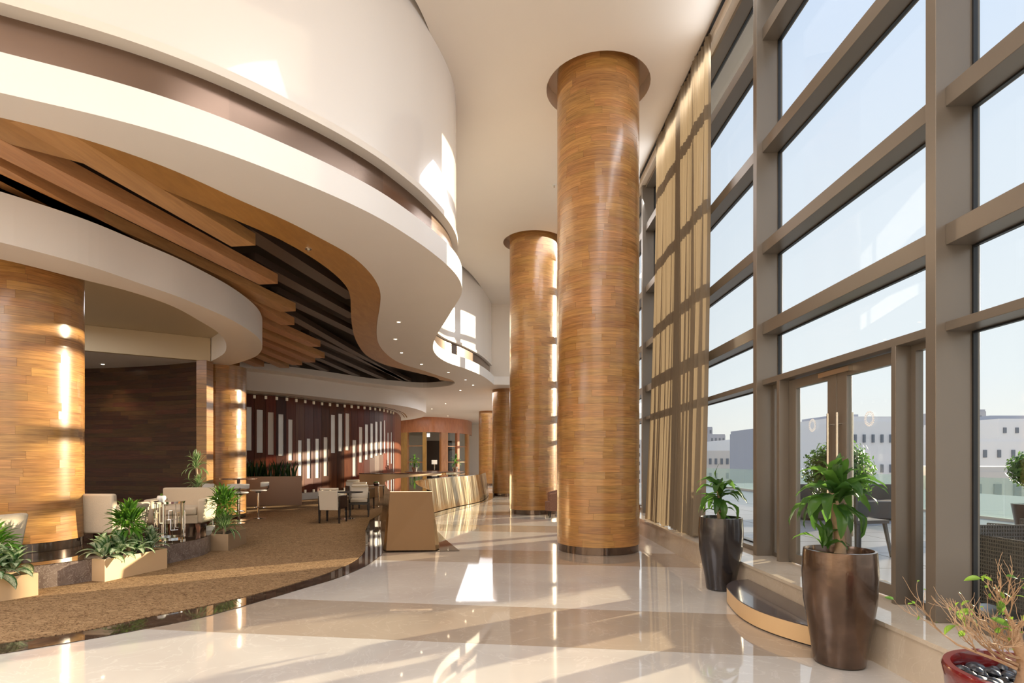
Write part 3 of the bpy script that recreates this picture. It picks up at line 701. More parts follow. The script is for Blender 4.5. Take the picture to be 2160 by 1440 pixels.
for n_, (ci, yt, yb) in enumerate(cent):
    a = fpt(edges[n_]); b_ = fpt(edges[n_+1]); d = (b_-a); wd = d.length; d.normalize(); nrm = Vector((d.y, -d.x))
    cpt = fpt(ci); Zc = cpt.y; zt = H+(VY-yt)/F*Zc; zb = H+(VY-yb)/F*Zc
    hw = min(.105, wd*.3); u0 = (cpt-a).dot(d); zlo, zhi = .26, ZR-.01
    mb = MB(); mb.prism([(.004, zlo), (wd-.004, zlo), (wd-.004, zhi), (.004, zhi)], -.045, 0, [[(u0-hw, zb), (u0+hw, zb), (u0+hw, zt), (u0-hw, zt)]])
    vs = []
    for u, z_, dpt in mb.v: q = a+d*u+nrm*dpt; vs.append((q.x, q.y, z_))
    mb.v = vs; bd = mb.build('panel', M['redwood'], fwall)
    q = a+d*u0-nrm*.03; ang = math.atan2(d.y, d.x)
    MB().box((q.x, q.y, (zt+zb)/2), (hw*2+.01, .012, zt-zb+.01), ang).build('niche_panel', M['niche'], fwall)
    for zz in (ZR-.09, .30, .06):
        if zz < .1 and n_ > 12: continue
        q = a+nrm*.03; MB().box((q.x, q.y, zz), (.075, .05, .11), ang).build('bracket', M['tab'], fwall)
# small plain panels at both ends, and the core behind
for i0, i1 in ((0, edges[0]), (edges[-1], len(fw)-1.01)):
    seg = [tuple(fpt(i0+(i1-i0)*t/6)) for t in range(7)]
    if math.dist(seg[0], seg[-1]) > .1: strip(MB(), seg, .002, .045, .26, ZR-.01).build('panel', M['redwood'], fwall)
strip(MB(), fw, .07, .2, 0, ZR).build('wall_core', M['darkvoid'], fwall)
strip(MB(), fw, -.35, .05, .0, .25).build('kerb', M['mkerb'], fwall, smooth=True)

# disc soffit over the feature wall
DO = [(470, 819), (508, 821.5), (597, 829), (675, 837), (753, 846), (820, 852), (860, 858), (880, 863), (896, 869), (899, 873), (893, 879), (870, 884), (846, 887)]
do = smooth2(resample([(-13.8, 16.0)]+[P(x, y, ZR) for x, y in cr(DO, 5)], .15), 4)
MB().prism(do+[(-13.8, 33)], ZR, ZS+.005).build('trim_4', M['plaster_white'], kind='structure')

strip(MB(), fw, -.34, -.28, ZR-.004, ZR+.01).build('trim_5', M['bronze'], kind='structure')
strip(MB(), fw, -.20, -.16, ZR-.004, ZR+.01).build('trim_6', M['bronze'], kind='structure')
# ------------------------------------------------------------------ far wood-clad room with glazed doors
FW2 = [(-9.6, 40.5), (-7.4, 38.6), (-5.5, 37.7), (-4.5, 38.0), (-3.7, 38.9), (-3.0, 40.0), (-2.62, 41.6), (-2.6, 43.5)]
f2 = resample(cr(FW2, 6), .12)
we = empty('wall_far', kind='structure')
def pxp(px):
    for i in range(len(f2)-1):
        a = VX+F*f2[i][0]/f2[i][1]; b_ = VX+F*f2[i+1][0]/f2[i+1][1]
        if min(a, b_) <= px <= max(a, b_): return i
    return len(f2)-1
strip(MB(), f2, 0, .2, 3.4, ZS).build('header', M['orangewood'], we, smooth=True)
i0 = pxp(862); strip(MB(), f2[:i0+1], 0, .2, 0, 3.4).build('side_panel', M['orangewood'], we, smooth=True)
for a, b_ in ((895, 902), (933, 945), (965, 969), (986, 990)):
    ia, ib = pxp(a), pxp(b_); ib = max(ib, ia+1); strip(MB(), f2[ia:ib+1], -.02, .2, 0, 3.4).build('post', M['orangewood'], we)
for a, b_ in ((862, 895), (945, 965), (969, 986)):
    ia, ib = pxp(a), pxp(b_); strip(MB(), f2[ia:ib+1], .08, .092, 0, 3.4).build('pane', M['glass'], we)
    for zz in (1.35, 2.45): strip(MB(), f2[ia:ib+1], .06, .11, zz, zz+.05).build('glazing_bar', M['orangewood'], we)
MB().box((-5.2, 42.9, 1.5), (2.2, .1, 3.0)).build('wall_panel', M['slatdark'], we)
MB().box((-7.0, 43.0, 1.7), (1.8, .1, 3.4)).build('cream_panel', M['plaster_white'], we)
MB().box((-5.35, 38.4, 3.22), (.34, .06, .26)).build('hanging_sign', M['sign'], label='small blank white lit sign hanging inside the far glazed doorway', cat='sign')
tl_ = empty('table_lamp', (-5.1, 40.2, .8), 0, 'table lamp with pale drum shade seen through the far doorway', 'lamp')
MB().cyl((0, 0, 0), .05, .45, 10).build('base', M['steel'], tl_)
MB().lathe([(.2, .42), (.2, .72)], 20).build('lamp_shade', M['shade'], tl_, smooth=True)
MB().box((0, 0, 0), (1.2, .5, .8)).build('console_table', M['tablewood'], loc=(-5.1, 40.2, .4), label='dark console table under the far table lamp', cat='table')
sf = empty('sofa', (-4.3, 41.2, 0), 0, 'low dark sofa inside the far doorway', 'sofa')
MB().box((0, 0, .25), (1.8, .8, .4)).build('seat', M['black'], sf, bevel=.03); MB().box((0, .35, .62), (1.8, .2, .55)).build('backrest', M['black'], sf, bevel=.03)

# ------------------------------------------------------------------ gold counters
TRt = [(-1.19, 9.08), (-1.36, 9.7), (-1.72, 11.1), (-2.08, 12.9), (-2.2, 13.9), (-2.17, 15.2), (-1.95, 16.5), (-1.62, 17.8), (-1.06, 19.7), (-.88, 21.6), (-.84, 23.8)]
TLt = [(-1.86, 9.02), (-2.2, 10.4), (-2.58, 12.0), (-2.86, 13.4), (-3.02, 15.0), (-2.96, 16.9), (-2.5, 18.6), (-1.9, 20.3), (-1.62, 22.0), (-1.56, 23.9)]
tr_ = resample(cr(TRt, 6), .1); tlf = resample(cr(TLt, 6), .1)
def loft(mb, top, bot, z0, z1):
    n = len(top); vs = [(x, y, z0) for x, y in bot]+[(x, y, z1) for x, y in top]
    mb.add(vs, [(i, i+1, n+i+1, n+i) for i in range(n-1)])
cn = empty('gold_counter', (0, 0, 0), 0, 'winding gold metal counter wall with mirror top, its near end beside the carpet', 'counter')
zt_ = .95
br = offs(tr_, -.14); bl = offs(tlf, .10); br[0] = (-1.12, 8.97); bl[0] = (-1.90, 8.93)
mb = MB(); loft(mb, tr_, br, .02, zt_); mb.build('right_face', M['gold'], cn, smooth=True)
mb = MB(); loft(mb, tlf[::-1], bl[::-1], .02, zt_); mb.build('left_face', M['gold'], cn, smooth=True)
mb = MB(); mb.add([(*bl[0], .02), (*br[0], .02), (*tr_[0], zt_), (*tlf[0], zt_), (bl[0][0]+.03, bl[0][1]+.05, .02), (br[0][0]-.03, br[0][1]+.05, .02), (tr_[0][0]-.02, tr_[0][1]+.05, zt_), (tlf[0][0]+.02, tlf[0][1]+.05, zt_)], [(0, 1, 2, 3), (7, 6, 5, 4), (0, 3, 7, 4), (1, 5, 6, 2), (3, 2, 6, 7)]); mb.build('end_face', M['goldflat'], cn)
mb = MB(); mb.add([(*br[-1], .02), (*bl[-1], .02), (*tlf[-1], zt_), (*tr_[-1], zt_)], [(0, 1, 2, 3)]); mb.build('far_face', M['gold'], cn)
M['gtop'] = plain('gold_mirror_top', (.86, .72, .56), .04, metal=1)
MB().prism(tr_+tlf[::-1], zt_, zt_+.012).build('mirror_top', M['gtop'], cn)
# ring counter behind
RG = [(-6.6, 24.5), (-6.5, 25.8), (-5.6, 27.3), (-4.3, 27.9), (-3.0, 27.5), (-2.2, 26.4), (-2.15, 25.4)]
rgc = resample(cr(RG, 6), .15)
rc = empty('ring_counter', (0, 0, 0), 0, 'round gold ring counter behind the dining chairs, left of the winding counter', 'counter')
near_ = resample(cr([(-5.9, 22.6), (-4.9, 22.3), (-3.9, 22.6), (-3.2, 23.4), (-2.8, 24.5)], 6), .15)
strip(MB(), near_, 0, .35, .0, .93).build('front_face', M['planter'], rc, smooth=True)
strip(MB(), near_, -.03, .4, .93, .96).build('counter_top', M['tablewood'], rc)
rt = empty('round_desk', (-3.4, 26.8, 0), 0, 'dark-topped round reception desk beyond the winding gold counter', 'desk')
MB().lathe([(1.25, 0), (1.25, .92)], 48).build('desk_body', M['gold'], rt, smooth=True); MB().cyl((0, 0, .92), 1.4, .035, 48).build('desk_top', M['tablewood'], rt)

# ------------------------------------------------------------------ downlights
DL = [(841, 679), (834, 715), (847, 744), (889, 768), (946, 785), (982, 801), (998, 812), (971, 823), (940, 851), (911, 862), (945, 877), (513, 786), (590, 793), (697, 806)]
ring = MB().lathe([(.035, 0), (.06, -.006), (.065, 0), (.06, .004)], 20).data('trim_ring', M['white'], True)
disc = MB().lathe([(.0005, -.002), (.035, -.002)], 16).data('lens', M['lamp'])
spot = bpy.data.lights.new('downlight_beam', 'SPOT'); spot.energy = 60; spot.color = (1, .80, .55); spot.spot_size = R(95); spot.spot_blend = .8; spot.shadow_soft_size = .05
def downlight(x, y, z, on=True, lab='small round recessed downlight glowing in the pale mezzanine soffit', grp='downlights in the mezzanine soffit'):
    t = empty('downlight', (x, y, z), 0, lab, 'light', grp)
    inst('trim_ring', ring, t); inst('lens', disc, t)
    if on: inst('beam', spot, t, (0, 0, -.03))
DLL = ['downlight nearest to the camera in the pale soffit, left of the wave tip', 'second downlight along the wavy soffit edge, counting away from the camera', 'third downlight along the wavy soffit edge, right of the oak band bend', 'fourth downlight along the wavy soffit edge', 'fifth downlight along the wavy soffit edge, under the notch of the wave', 'sixth downlight along the wavy soffit edge, near its far end', 'seventh and last downlight of the row along the wavy soffit edge', 'downlight set in from the edge row, above the far oak column',
       'downlight on the far low ceiling, nearer one right of the disc edge', 'downlight on the far low ceiling, left one beside the disc edge', 'farthest downlight, just in front of the orange wood header', 'left downlight of two on the pale ceiling strip beside the oak column', 'right downlight of two on the pale ceiling strip beside the oak column', 'lone faint downlight on the pale ceiling above the panelled wall']
for (x, y), lab_ in zip(DL, DLL): q = P(x, y, ZS); downlight(q[0], q[1], ZS-.001, True, lab_)
q = P(217, 768, ZR); downlight(q[0], q[1], ZR-.001, True, 'single downlight in the dark soffit in front of the walnut wall', None)
sp = empty('sprinkler', (*P(650, 524, ZB), ZB), 0, 'small brass sprinkler head on the curved oak band of the ceiling', 'sprinkler')
MB().cyl((0, 0, -.012), .045, .012, 16).build('plate', M['steel'], sp); MB().cyl((0, 0, -.04), .015, .03, 10).build('head', M['steel'], sp)
q = P(1169, 390, ZC); sp = empty('sprinkler', (q[0], q[1], ZC), 0, 'tiny white sprinkler head on the high ceiling beside the nearest tall column', 'sprinkler')
MB().cyl((0, 0, -.012), .05, .012, 16).build('plate', M['white'], sp); MB().cyl((0, 0, -.05), .015, .04, 10).build('head', M['steel'], sp)
# ------------------------------------------------------------------ leaves and plants
def leafmesh(name, L_, W_, a0, a1, mat, nseg=7, shape='lance', fold=.25, wave=0, twist=0):
    """one blade growing along +X, starting at elevation a0 and bending to a1 (degrees)"""
    vs = []; fs = []; uvs = []; x = z = 0.0
    for i in range(nseg+1):
        t = i/nseg; a = R(a0+(a1-a0)*t)
        if shape == 'lance': wd = W_*.5*min(1, (t*4+.25))*(1-t**2.6)**.8
        elif shape == 'ovate': wd = W_*.5*(math.sin(math.pi*min(1, t**.75)))**.75 if 0 < t < 1 else .002
        else: wd = W_*.5*(1-t**3)
        wd = max(wd, .0008); f = fold*wd; tw = twist*t
        wv = wave*math.sin(t*14)*wd
        for j, s_ in enumerate((-1, -.5, 0, .5, 1)):
            y = s_*wd*math.cos(tw); up = abs(s_)*f+s_*wd*math.sin(tw)+wv*abs(s_)
            vs.append((x-up*math.sin(a), y, z+up*math.cos(a))); uvs.append((t, (s_+1)/2))
        x += L_/nseg*math.cos(a); z += L_/nseg*math.sin(a)
    for i in range(nseg):
        for j in range(4): q = i*5+j; fs.append((q, q+1, q+6, q+5))
    me = bpy.data.meshes.new(name); me.from_pydata(vs, [], fs); me.materials.append(mat)
    l = me.uv_layers.new(name='UV')
    for lp in me.loops: l.data[lp.index].uv = uvs[lp.vertex_index]
    me.polygons.foreach_set('use_smooth', [True]*len(me.polygons)); me.update(); return me
LM = {
    'corn': [leafmesh('leaf', .38, .115, a0, a1, M['leaf'], 9, 'lance', .3, .25, tw) for a0, a1, tw in ((70, -60, .2), (45, -85, -.3), (25, -95, .4), (82, 10, .1), (10, -80, -.2))],
    'bushy': [leafmesh('leaf', .19, .042, a0, a1, M['leaflime'], 5, 'lance', .35) for a0, a1 in ((50, -20), (20, -40), (70, 20))],
    'agla': [leafmesh('leaf', .28, .115, a0, a1, M['leafvar'], 6, 'ovate', .25) for a0, a1 in ((60, -50), (35, -60), (15, -75), (75, 0))],
    'strip': [leafmesh('leaf', .30, .036, a0, a1, M['leafstr'], 6, 'lance', .3) for a0, a1 in ((75, -20), (50, -50), (30, -70), (85, 40))],
    'snake': [leafmesh('leaf', .55, .06, a0, a1, M['leafdk'], 5, 'strap', .35, 0, tw) for a0, a1, tw in ((88, 80, .3), (80, 62, -.3), (84, 50, .5))],
    'fic': [leafmesh('leaf', .085, .048, a0, a1, M['leafyel'], 5, 'ovate', .2) for a0, a1 in ((20, -30), (-30, -80), (50, 20))],
}
def crown(par, kind, n, c, el=(-10, 70), rad=.02, sc_=(.8, 1.1), zspread=.1, az=(0, 360), seed=1):
    rnd = random.Random(seed)
    for i in range(n):
        t = i/n; a = R(az[0]+(az[1]-az[0])*((i*.618034) % 1)) if az != (0, 360) else R(i*137.5+rnd.uniform(-12, 12))
        pit = -R(el[0]+(el[1]-el[0])*t+rnd.uniform(-6, 6)); s_ = rnd.uniform(*sc_)*(1-.15*t)
        z_ = c[2]+zspread*(t-.5)
        inst('leaf', rnd.choice(LM[kind]), par, (c[0]+rad*math.cos(a), c[1]+rad*math.sin(a), z_), (rnd.uniform(-.2, .2), pit, a), (s_, s_*rnd.uniform(.85, 1.15), s_))
def bush(par, n, c, r_, seed):
    rnd = random.Random(seed)
    for i in range(n):
        v = Vector((rnd.gauss(0, 1), rnd.gauss(0, 1), rnd.gauss(.25, 1))).normalized(); q_ = v*r_*rnd.uniform(.3, 1.0)
        s_ = rnd.uniform(.8, 1.15)
        inst('leaf', rnd.choice(LM['bushy']), par, (c[0]+q_.x, c[1]+q_.y, c[2]+q_.z*1.25), (rnd.uniform(-.4, .4), -math.asin(v.z)*.8, math.atan2(v.y, v.x)+rnd.uniform(-.3, .3)), (s_, s_, s_))
def tall_pot(name, label, loc, rt, rb, h, mat):
    t = empty(name, (*loc, 0), 0, label, 'pot')
    MB().lathe([(.001, 0), (rb*.9, 0), (rb, .012), (rb*1.12, h*.18), (rt*1.0, h*.55), (rt*1.045, h*.8), (rt*1.01, h*.97), (rt*.995, h), (rt*.93, h+.002), (rt*.90, h-.02), (rt*.88, h-.15), (.001, h-.15)], 56).build('body', M[mat], t, smooth=True)
    MB().lathe([(.001, h-.09), (rt*.89, h-.10)], 32).build('soil', M['soil'], t)
    return t
PA = (2.40, 4.02); PB = (2.44, 6.34)
tall_pot('tall_pot', 'tall tapered bronze-glazed pot standing at the near end of the step', PA, .232, .165, .815, 'pot')
tall_pot('tall_pot', 'tall tapered bronze-glazed pot at the far end of the step, by the curtain', PB, .232, .155, .815, 'potdark')
p = empty('potted_dracaena', (*PA, .72), 0, 'broad-leaved dracaena with drooping glossy leaves in the nearer tall pot', 'plant')
MB().tube([(0, 0, 0), (.015, .01, .12), (.0, .02, .26), (-.03, .0, .42), (-.045, 0, .50)], [.045, .036, .032, .028, .02], 12).build('stem', M['cane'], p, smooth=True)
crown(p, 'corn', 40, (-.02, 0, .47), (-40, 48), .02, (.68, 1.08), .16, seed=4)
crown(p, 'corn', 7, (-.10, .0, .12), (-5, 45), .02, (.5, .7), .05, seed=9)
p = empty('potted_dracaena', (*PB, .72), 0, 'smaller broad-leaved dracaena in the farther tall pot in front of the window', 'plant')
MB().tube([(0, 0, 0), (-.015, .01, .14), (-.01, .02, .3), (-.03, .0, .42)], [.03, .024, .02, .016], 10).build('stem', M['cane'], p, smooth=True)
crown(p, 'corn', 28, (-.02, 0, .36), (-40, 45), .015, (.65, 1.0), .2, seed=14)
crown(p, 'corn', 9, (-.02, 0, .16), (-25, 25), .015, (.45, .65), .06, seed=19)

# half-oval step
st = empty('door_step', (0, 0, 0), 0, 'low half-oval step with dark top and tan edge at the glass doors', 'step')
arc = resample(cr([(2.645, 6.10), (2.47, 6.03), (2.31, 5.83), (2.235, 5.59), (2.17, 5.2), (2.175, 4.9), (2.23, 4.68), (2.31, 4.50), (2.385, 4.37)], 6), .04)+[(2.645, 4.37)]
ins = [(x+.012, y) for x, y in arc[:-1]]+[(2.645, 4.38)]
MB().prism(ins, 0, .012).build('shadow_gap', M['black'], st); MB().prism(arc, .012, .152).build('side', M['stepside'], st); MB().prism(arc, .152, .162).build('tread', M['stepdark'], st)

# red pot with bonsai fig
BP = (2.305, 2.42)
t = empty('round_pot', (*BP, 0), 0, 'dark red glazed round pot in the bottom right corner against the sill', 'pot')
MB().lathe([(.001, 0), (.20, 0), (.24, .03), (.31, .3), (.325, .47), (.333, .515), (.326, .53), (.298, .53), (.29, .50), (.28, .42), (.001, .42)], 64).build('body', M['potred'], t, smooth=True)
pe_ = [MB().lathe([(.001, -a), (r_*.6, -a*.8), (r_, 0), (r_*.6, a*.8), (.001, a)], 10).data('pebble', M['pebble'], True) for r_, a in ((.035, .018), (.045, .02), (.028, .016))]
rnd = random.Random(5)
for i in range(70):
    a = i*2.39996; r_ = .255*math.sqrt((i+.5)/70)
    inst('pebble', pe_[i % 3], t, (r_*math.cos(a), r_*math.sin(a), .462+.012*rnd.random()), (rnd.uniform(-.3, .3), rnd.uniform(-.3, .3), rnd.uniform(0, 3)), (1, rnd.uniform(.7, 1), 1))
MB().lathe([(.001, .45), (.285, .45)], 32).build('soil', M['soil'], t)
bz = empty('bonsai_fig', (BP[0]-.06, BP[1]-.0, .45), 0, 'gnarled bonsai fig with bare twigs and sparse bright leaves in the red pot', 'plant')
rnd = random.Random(11); tw = MB(); tips = []
trunk = [(0, 0, 0), (.01, 0, .07), (.0, 0, .15), (-.035, 0, .22), (-.03, .01, .29)]
MB().tube(trunk, [.042, .032, .028, .024, .016], 10).build('trunk', M['bark'], bz, smooth=True)
MB().tube([(.10, -.02, 0), (.09, -.02, .1), (.12, -.03, .2), (.10, -.02, .3)], [.022, .018, .014, .008], 8).build('trunk', M['bark'], bz, smooth=True)
def branch(p0, d, L_, r_, depth):
    pts = [Vector(p0)]; d = Vector(d).normalized(); n_ = 4
    for i in range(n_):
        d = (d+Vector((rnd.uniform(-.28, .28), rnd.uniform(-.28, .28), rnd.uniform(-.10, .36)))).normalized(); pts.append(pts[-1]+d*L_/n_)
    tw.tube(pts, [max(.0009, r_*.72*(1-.6*i/n_)) for i in range(n_+1)], 5 if depth else 6, cap=False)
    if depth > 0:
        for k in range(5 if depth > 1 else 7):
            i = rnd.randint(1, n_); branch(pts[i], d+Vector((rnd.uniform(-.9, .9), rnd.uniform(-.9, .9), rnd.uniform(-.3, .8))), L_*rnd.uniform(.45, .7), r_*.42, depth-1)
    else: tips.append((pts[-1], d))
for s_, d, L_, r_ in (((-.03, 0, .12), (-1, -.1, .1), .30, .012), ((-.035, 0, .22), (-1, .2, .5), .24, .011), ((-.03, .01, .28), (-.3, 0, 1), .18, .010), ((-.03, .01, .27), (1, .1, .4), .26, .012), ((.0, 0, .15), (-.9, -.5, -.02), .26, .010),
                  ((.11, -.03, .2), (.9, -.1, .5), .22, .009), ((.10, -.02, .3), (.2, .2, 1), .15, .008), ((-.035, 0, .2), (-.7, .6, .5), .22, .009), ((.10, -.02, .12), (.8, .4, .1), .22, .009), ((-.03, 0, .1), (-1, .3, .0), .34, .012), ((-.03, 0, .2), (-1, -.3, .3), .28, .010), ((-.03, .01, .27), (-.8, .1, .9), .24, .010), ((-.03, .01, .27), (.5, -.2, .9), .22, .010), ((.10, -.02, .28), (.8, .1, .7), .2, .008)):
    branch(s_, d, L_*.84, r_, 2)
tw.build('twigs', M['bark'], bz, smooth=True, kind='stuff')
rnd.shuffle(tips)
for p0, d in tips[:110]:
    s_ = rnd.choice((.15, .2, .25, .3, .5, .75)); inst('leaf', rnd.choice(LM['fic']), bz, p0, (rnd.uniform(-.6, .6), rnd.uniform(-.4, .8), rnd.uniform(0, 6.28)), (s_, s_, s_))

# planter boxes on the carpet
def planter_box(label, pn, pl_, pr_, h, mat, plab, plants, mat2=None):
    """pn near corner, pl_ end of the short face, pr_ end of the long face"""
    pn, pl_, pr_ = Vector(pn), Vector(pl_), Vector(pr_); pf = pr_+(pl_-pn); c = (pn+pf)/2
    t = empty('planter_box', (c.x, c.y, .012), 0, label, 'planter')
    q = [tuple(v-c) for v in (pn, pr_, pf, pl_)]
    cen = Vector((0, 0)); inn = [tuple(Vector(v)*(1-.03/Vector(v).length)) for v in q]
    mb = MB(); mb.prism(q, 0, h, [inn]); mb.build('box', M[mat], t)
    MB().prism(inn, 0, h-.04).build('soil', M['soil'], t)
    return t, c, (pr_-pn).normalized(), (pr_-pn).length
_, c, d, L_ = planter_box('tan metal planter box at the left edge on the carpet', (-5.01, 6.0), (-5.27, 6.12), (-5.60, 4.95), .24, 'planter', '', None)
p = empty('foliage_plant', (c.x+.18, c.y+.36, .24), 0, 'silver-green variegated plants spilling over the leftmost planter box', 'plant'); 
for k, (u, v) in enumerate(((.05, .0), (-.10, -.22), (-.25, -.45), (.0, -.2))): crown(p, 'agla', 26, (u, v, .10), (-10, 70), .03, (.8, 1.15), .12, seed=30+k)
p = empty('foliage_plant', (c.x, c.y+.40, .24), 0, 'dark glossy bushy plant on a short stem in the leftmost planter box', 'plant')
MB().tube([(0, 0, -.03), (0, .02, .28)], .02, 8).build('stem', M['cane'], p); bush(p, 120, (0, 0, .33), .13, 41)
_, c, d, L_ = planter_box('long sunlit tan planter box in front of the two armchairs', (-4.77, 6.66), (-5.03, 6.74), (-4.54, 7.51), .265, 'planter', '', None)
p = empty('foliage_plant', (c.x, c.y, .26), 0, 'row of silver-green variegated plants in the long planter box', 'plant')
for k, u in enumerate((-.36, -.16, .05, .30)): crown(p, 'agla', 28, (d.x*u, d.y*u, .08), (-10, 70), .03, (.8, 1.1), .12, seed=50+k)
p = empty('foliage_plant', (c.x, c.y-.02, .26), 0, 'round dark green bushy plant standing in the long planter box', 'plant')
MB().tube([(0, 0, -.04), (.01, .0, .22), (0, .02, .36)], [.022, .02, .015], 8).build('stem', M['cane'], p); bush(p, 200, (0, 0, .42), .14, 61)
_, c, d, L_ = planter_box('small brown planter box at the corner of the lounge platform', (-4.44, 8.96), (-4.74, 8.96), (-4.55, 9.83), .265, 'planterdk2', '', None)
p = empty('foliage_plant', (c.x+.02, c.y-.2, .26), 0, 'bright green two-tiered bushy plant in the corner planter box', 'plant')
MB().tube([(0, 0, -.04), (0, .02, .5)], .02, 8).build('stem', M['cane'], p); bush(p, 170, (0, 0, .50), .16, 71)
crown(p, 'strip', 90, (0, 0, .14), (-25, 75), .06, (.85, 1.15), .14, seed=72)
# plant behind the facing armchair
tp = empty('round_pot', (-5.55, 10.1, .28), 0, 'dark pot hidden behind the armchair that faces the hall', 'pot')
MB().lathe([(.001, 0), (.14, 0), (.19, .4), (.17, .4), (.001, .36)], 24).build('body', M['pot'], tp, smooth=True)
p = empty('foliage_plant', (-5.55, 10.1, .64), 0, 'two-tiered striped dracaena rising behind the armchair that faces the hall', 'plant')
MB().tube([(0, 0, -.02), (.01, 0, .35), (-.03, 0, .68)], .018, 8).build('stem', M['cane'], p)
crown(p, 'strip', 34, (0, 0, .34), (-30, 65), .02, (.9, 1.1), .10, seed=81); crown(p, 'strip', 38, (-.03, 0, .72), (-35, 70), .02, (.9, 1.15), .12, seed=82)
# big planter with snake plants
bx = empty('planter_box', (-7.75, 18.35, .012), R(22), 'large brown metal planter before the panelled wall', 'planter')
mb = MB(); mb.prism([(-1.05, -.35), (1.0, -.35), (1.0, .35), (-1.05, .35)], 0, .94, [[(-1.02, -.32), (.97, -.32), (.97, .32), (-1.02, .32)]]); mb.build('box', M['planterdark'], bx)
MB().box((-.02, 0, .45), (1.98, .63, .88)).build('soil', M['soil'], bx)
p = empty('snake_plants', (-7.75, 18.35, .90), R(22), 'dense row of upright dark snake plants in the large brown planter', 'plant'); rnd = random.Random(3)
for i in range(110):
    s_ = rnd.uniform(.7, 1.25); inst('leaf', rnd.choice(LM['snake']), p, (rnd.uniform(-.95, .8), rnd.uniform(-.28, .28), 0), (rnd.uniform(-.15, .15), rnd.uniform(-.1, .25), rnd.uniform(0, 6.28)), (s_, s_, s_))

# ------------------------------------------------------------------ lounge armchairs and table
def armchair(label, x, y, rz):
    t = empty('armchair', (x, y, .28), rz, label, 'armchair'); t.scale = (1.1, 1.02, 1.0)      # faces -Y locally
    mb = MB(); mb.frustum((0, .30, .15), (.70, .13), (.78, .10), .56, (0, .07)); mb.build('backrest', M['fabric'], t, bevel=.03)
    for s_ in (-1, 1):
        mb = MB(); mb.frustum((s_*.33, -.02, .15), (.10, .62), (.12, .70), .40, (s_*.035, 0)); mb.build('armrest', M['fabric'], t, bevel=.035)
    MB().box((0, -.03, .22), (.60, .64, .14)).build('seat_frame', M['fabric'], t, bevel=.015)
    MB().box((0, -.06, .35), (.57, .62, .13)).build('seat_cushion', M['fabric'], t, bevel=.035)
    for i, j in ((-1, -1), (1, -1), (1, 1), (-1, 1)): MB().frustum((i*.30, j*.28, 0), (.035, .035), (.06, .06), .152, (-i*.02, -j*.02)).build('leg', M['brownleg'], t)
armchair('beige armchair with its back to the camera, beside the lattice drum table', -5.90, 8.22, R(180))
armchair('beige armchair facing the hall beyond the lattice drum table', -5.42, 9.40, R(12))
armchair('beige armchair cut off by the left edge in front of the thick column', -6.22, 6.42, R(170))
tt = empty('drum_side_table', (-5.10, 8.50, .28), 0, 'chrome drum side table with open lattice sides between the armchairs', 'table')
MB().lathe([(.195, 0), (.205, 0), (.205, .02), (.195, .02)], 40).build('base_ring', M['chrome'], tt); MB().lathe([(.195, .53), (.205, .53), (.205, .55), (.195, .55), (.195, .53)], 40).build('top_ring', M['chrome'], tt)
MB().cyl((0, 0, .55), .215, .012, 40).build('table_top', M['chrome'], tt)
rnd = random.Random(2); nb = 26
for i in range(nb):
    a = 2*math.pi*i/nb; z0 = rnd.choice((.02, .02, .14, .25)); z1 = rnd.choice((.53, .53, .40, .30)); 
    if z1-z0 < .12: z0, z1 = .02, .53
    MB().box((.2*math.cos(a), .2*math.sin(a), (z0+z1)/2), (.010, .010, z1-z0), a).build('lattice_bar', M['chrome'], tt)
    if z0 > .03 or z1 < .5:
        a2 = a+2*math.pi/nb
        for zz in ([z0] if z0 > .03 else [])+([z1] if z1 < .5 else []):
            m_ = (a+a2)/2; MB().box((.199*math.cos(m_), .199*math.sin(m_), zz), (.010, .052, .010), m_).build('lattice_bar', M['chrome'], tt)
bw = empty('flower_bowl', (-5.20, 8.46, .842), 0, 'small round white bowl with yellow blossom on the drum side table', 'bowl')
MB().lathe([(.001, 0), (.035, 0), (.06, .03), (.062, .06), (.05, .085), (.045, .085), (.055, .06), (.001, .03)], 24).build('bowl', M['white'], bw, smooth=True)
for i in range(7): inst('leaf', LM['fic'][i % 3], bw, (0, 0, .075), (0, -.4, i*.9), (.6, .6, .6))
for nm, c_, l_ in (('book', (-5.5, 9.02), 'small pale block lying on the platform under the facing armchair'),):
    MB().box((0, 0, .04), (.12, .10, .08)).build('white_block', M['white'], loc=(-4.98, 9.45, .28), rz=.3, bevel=.005, label=l_, cat='block')

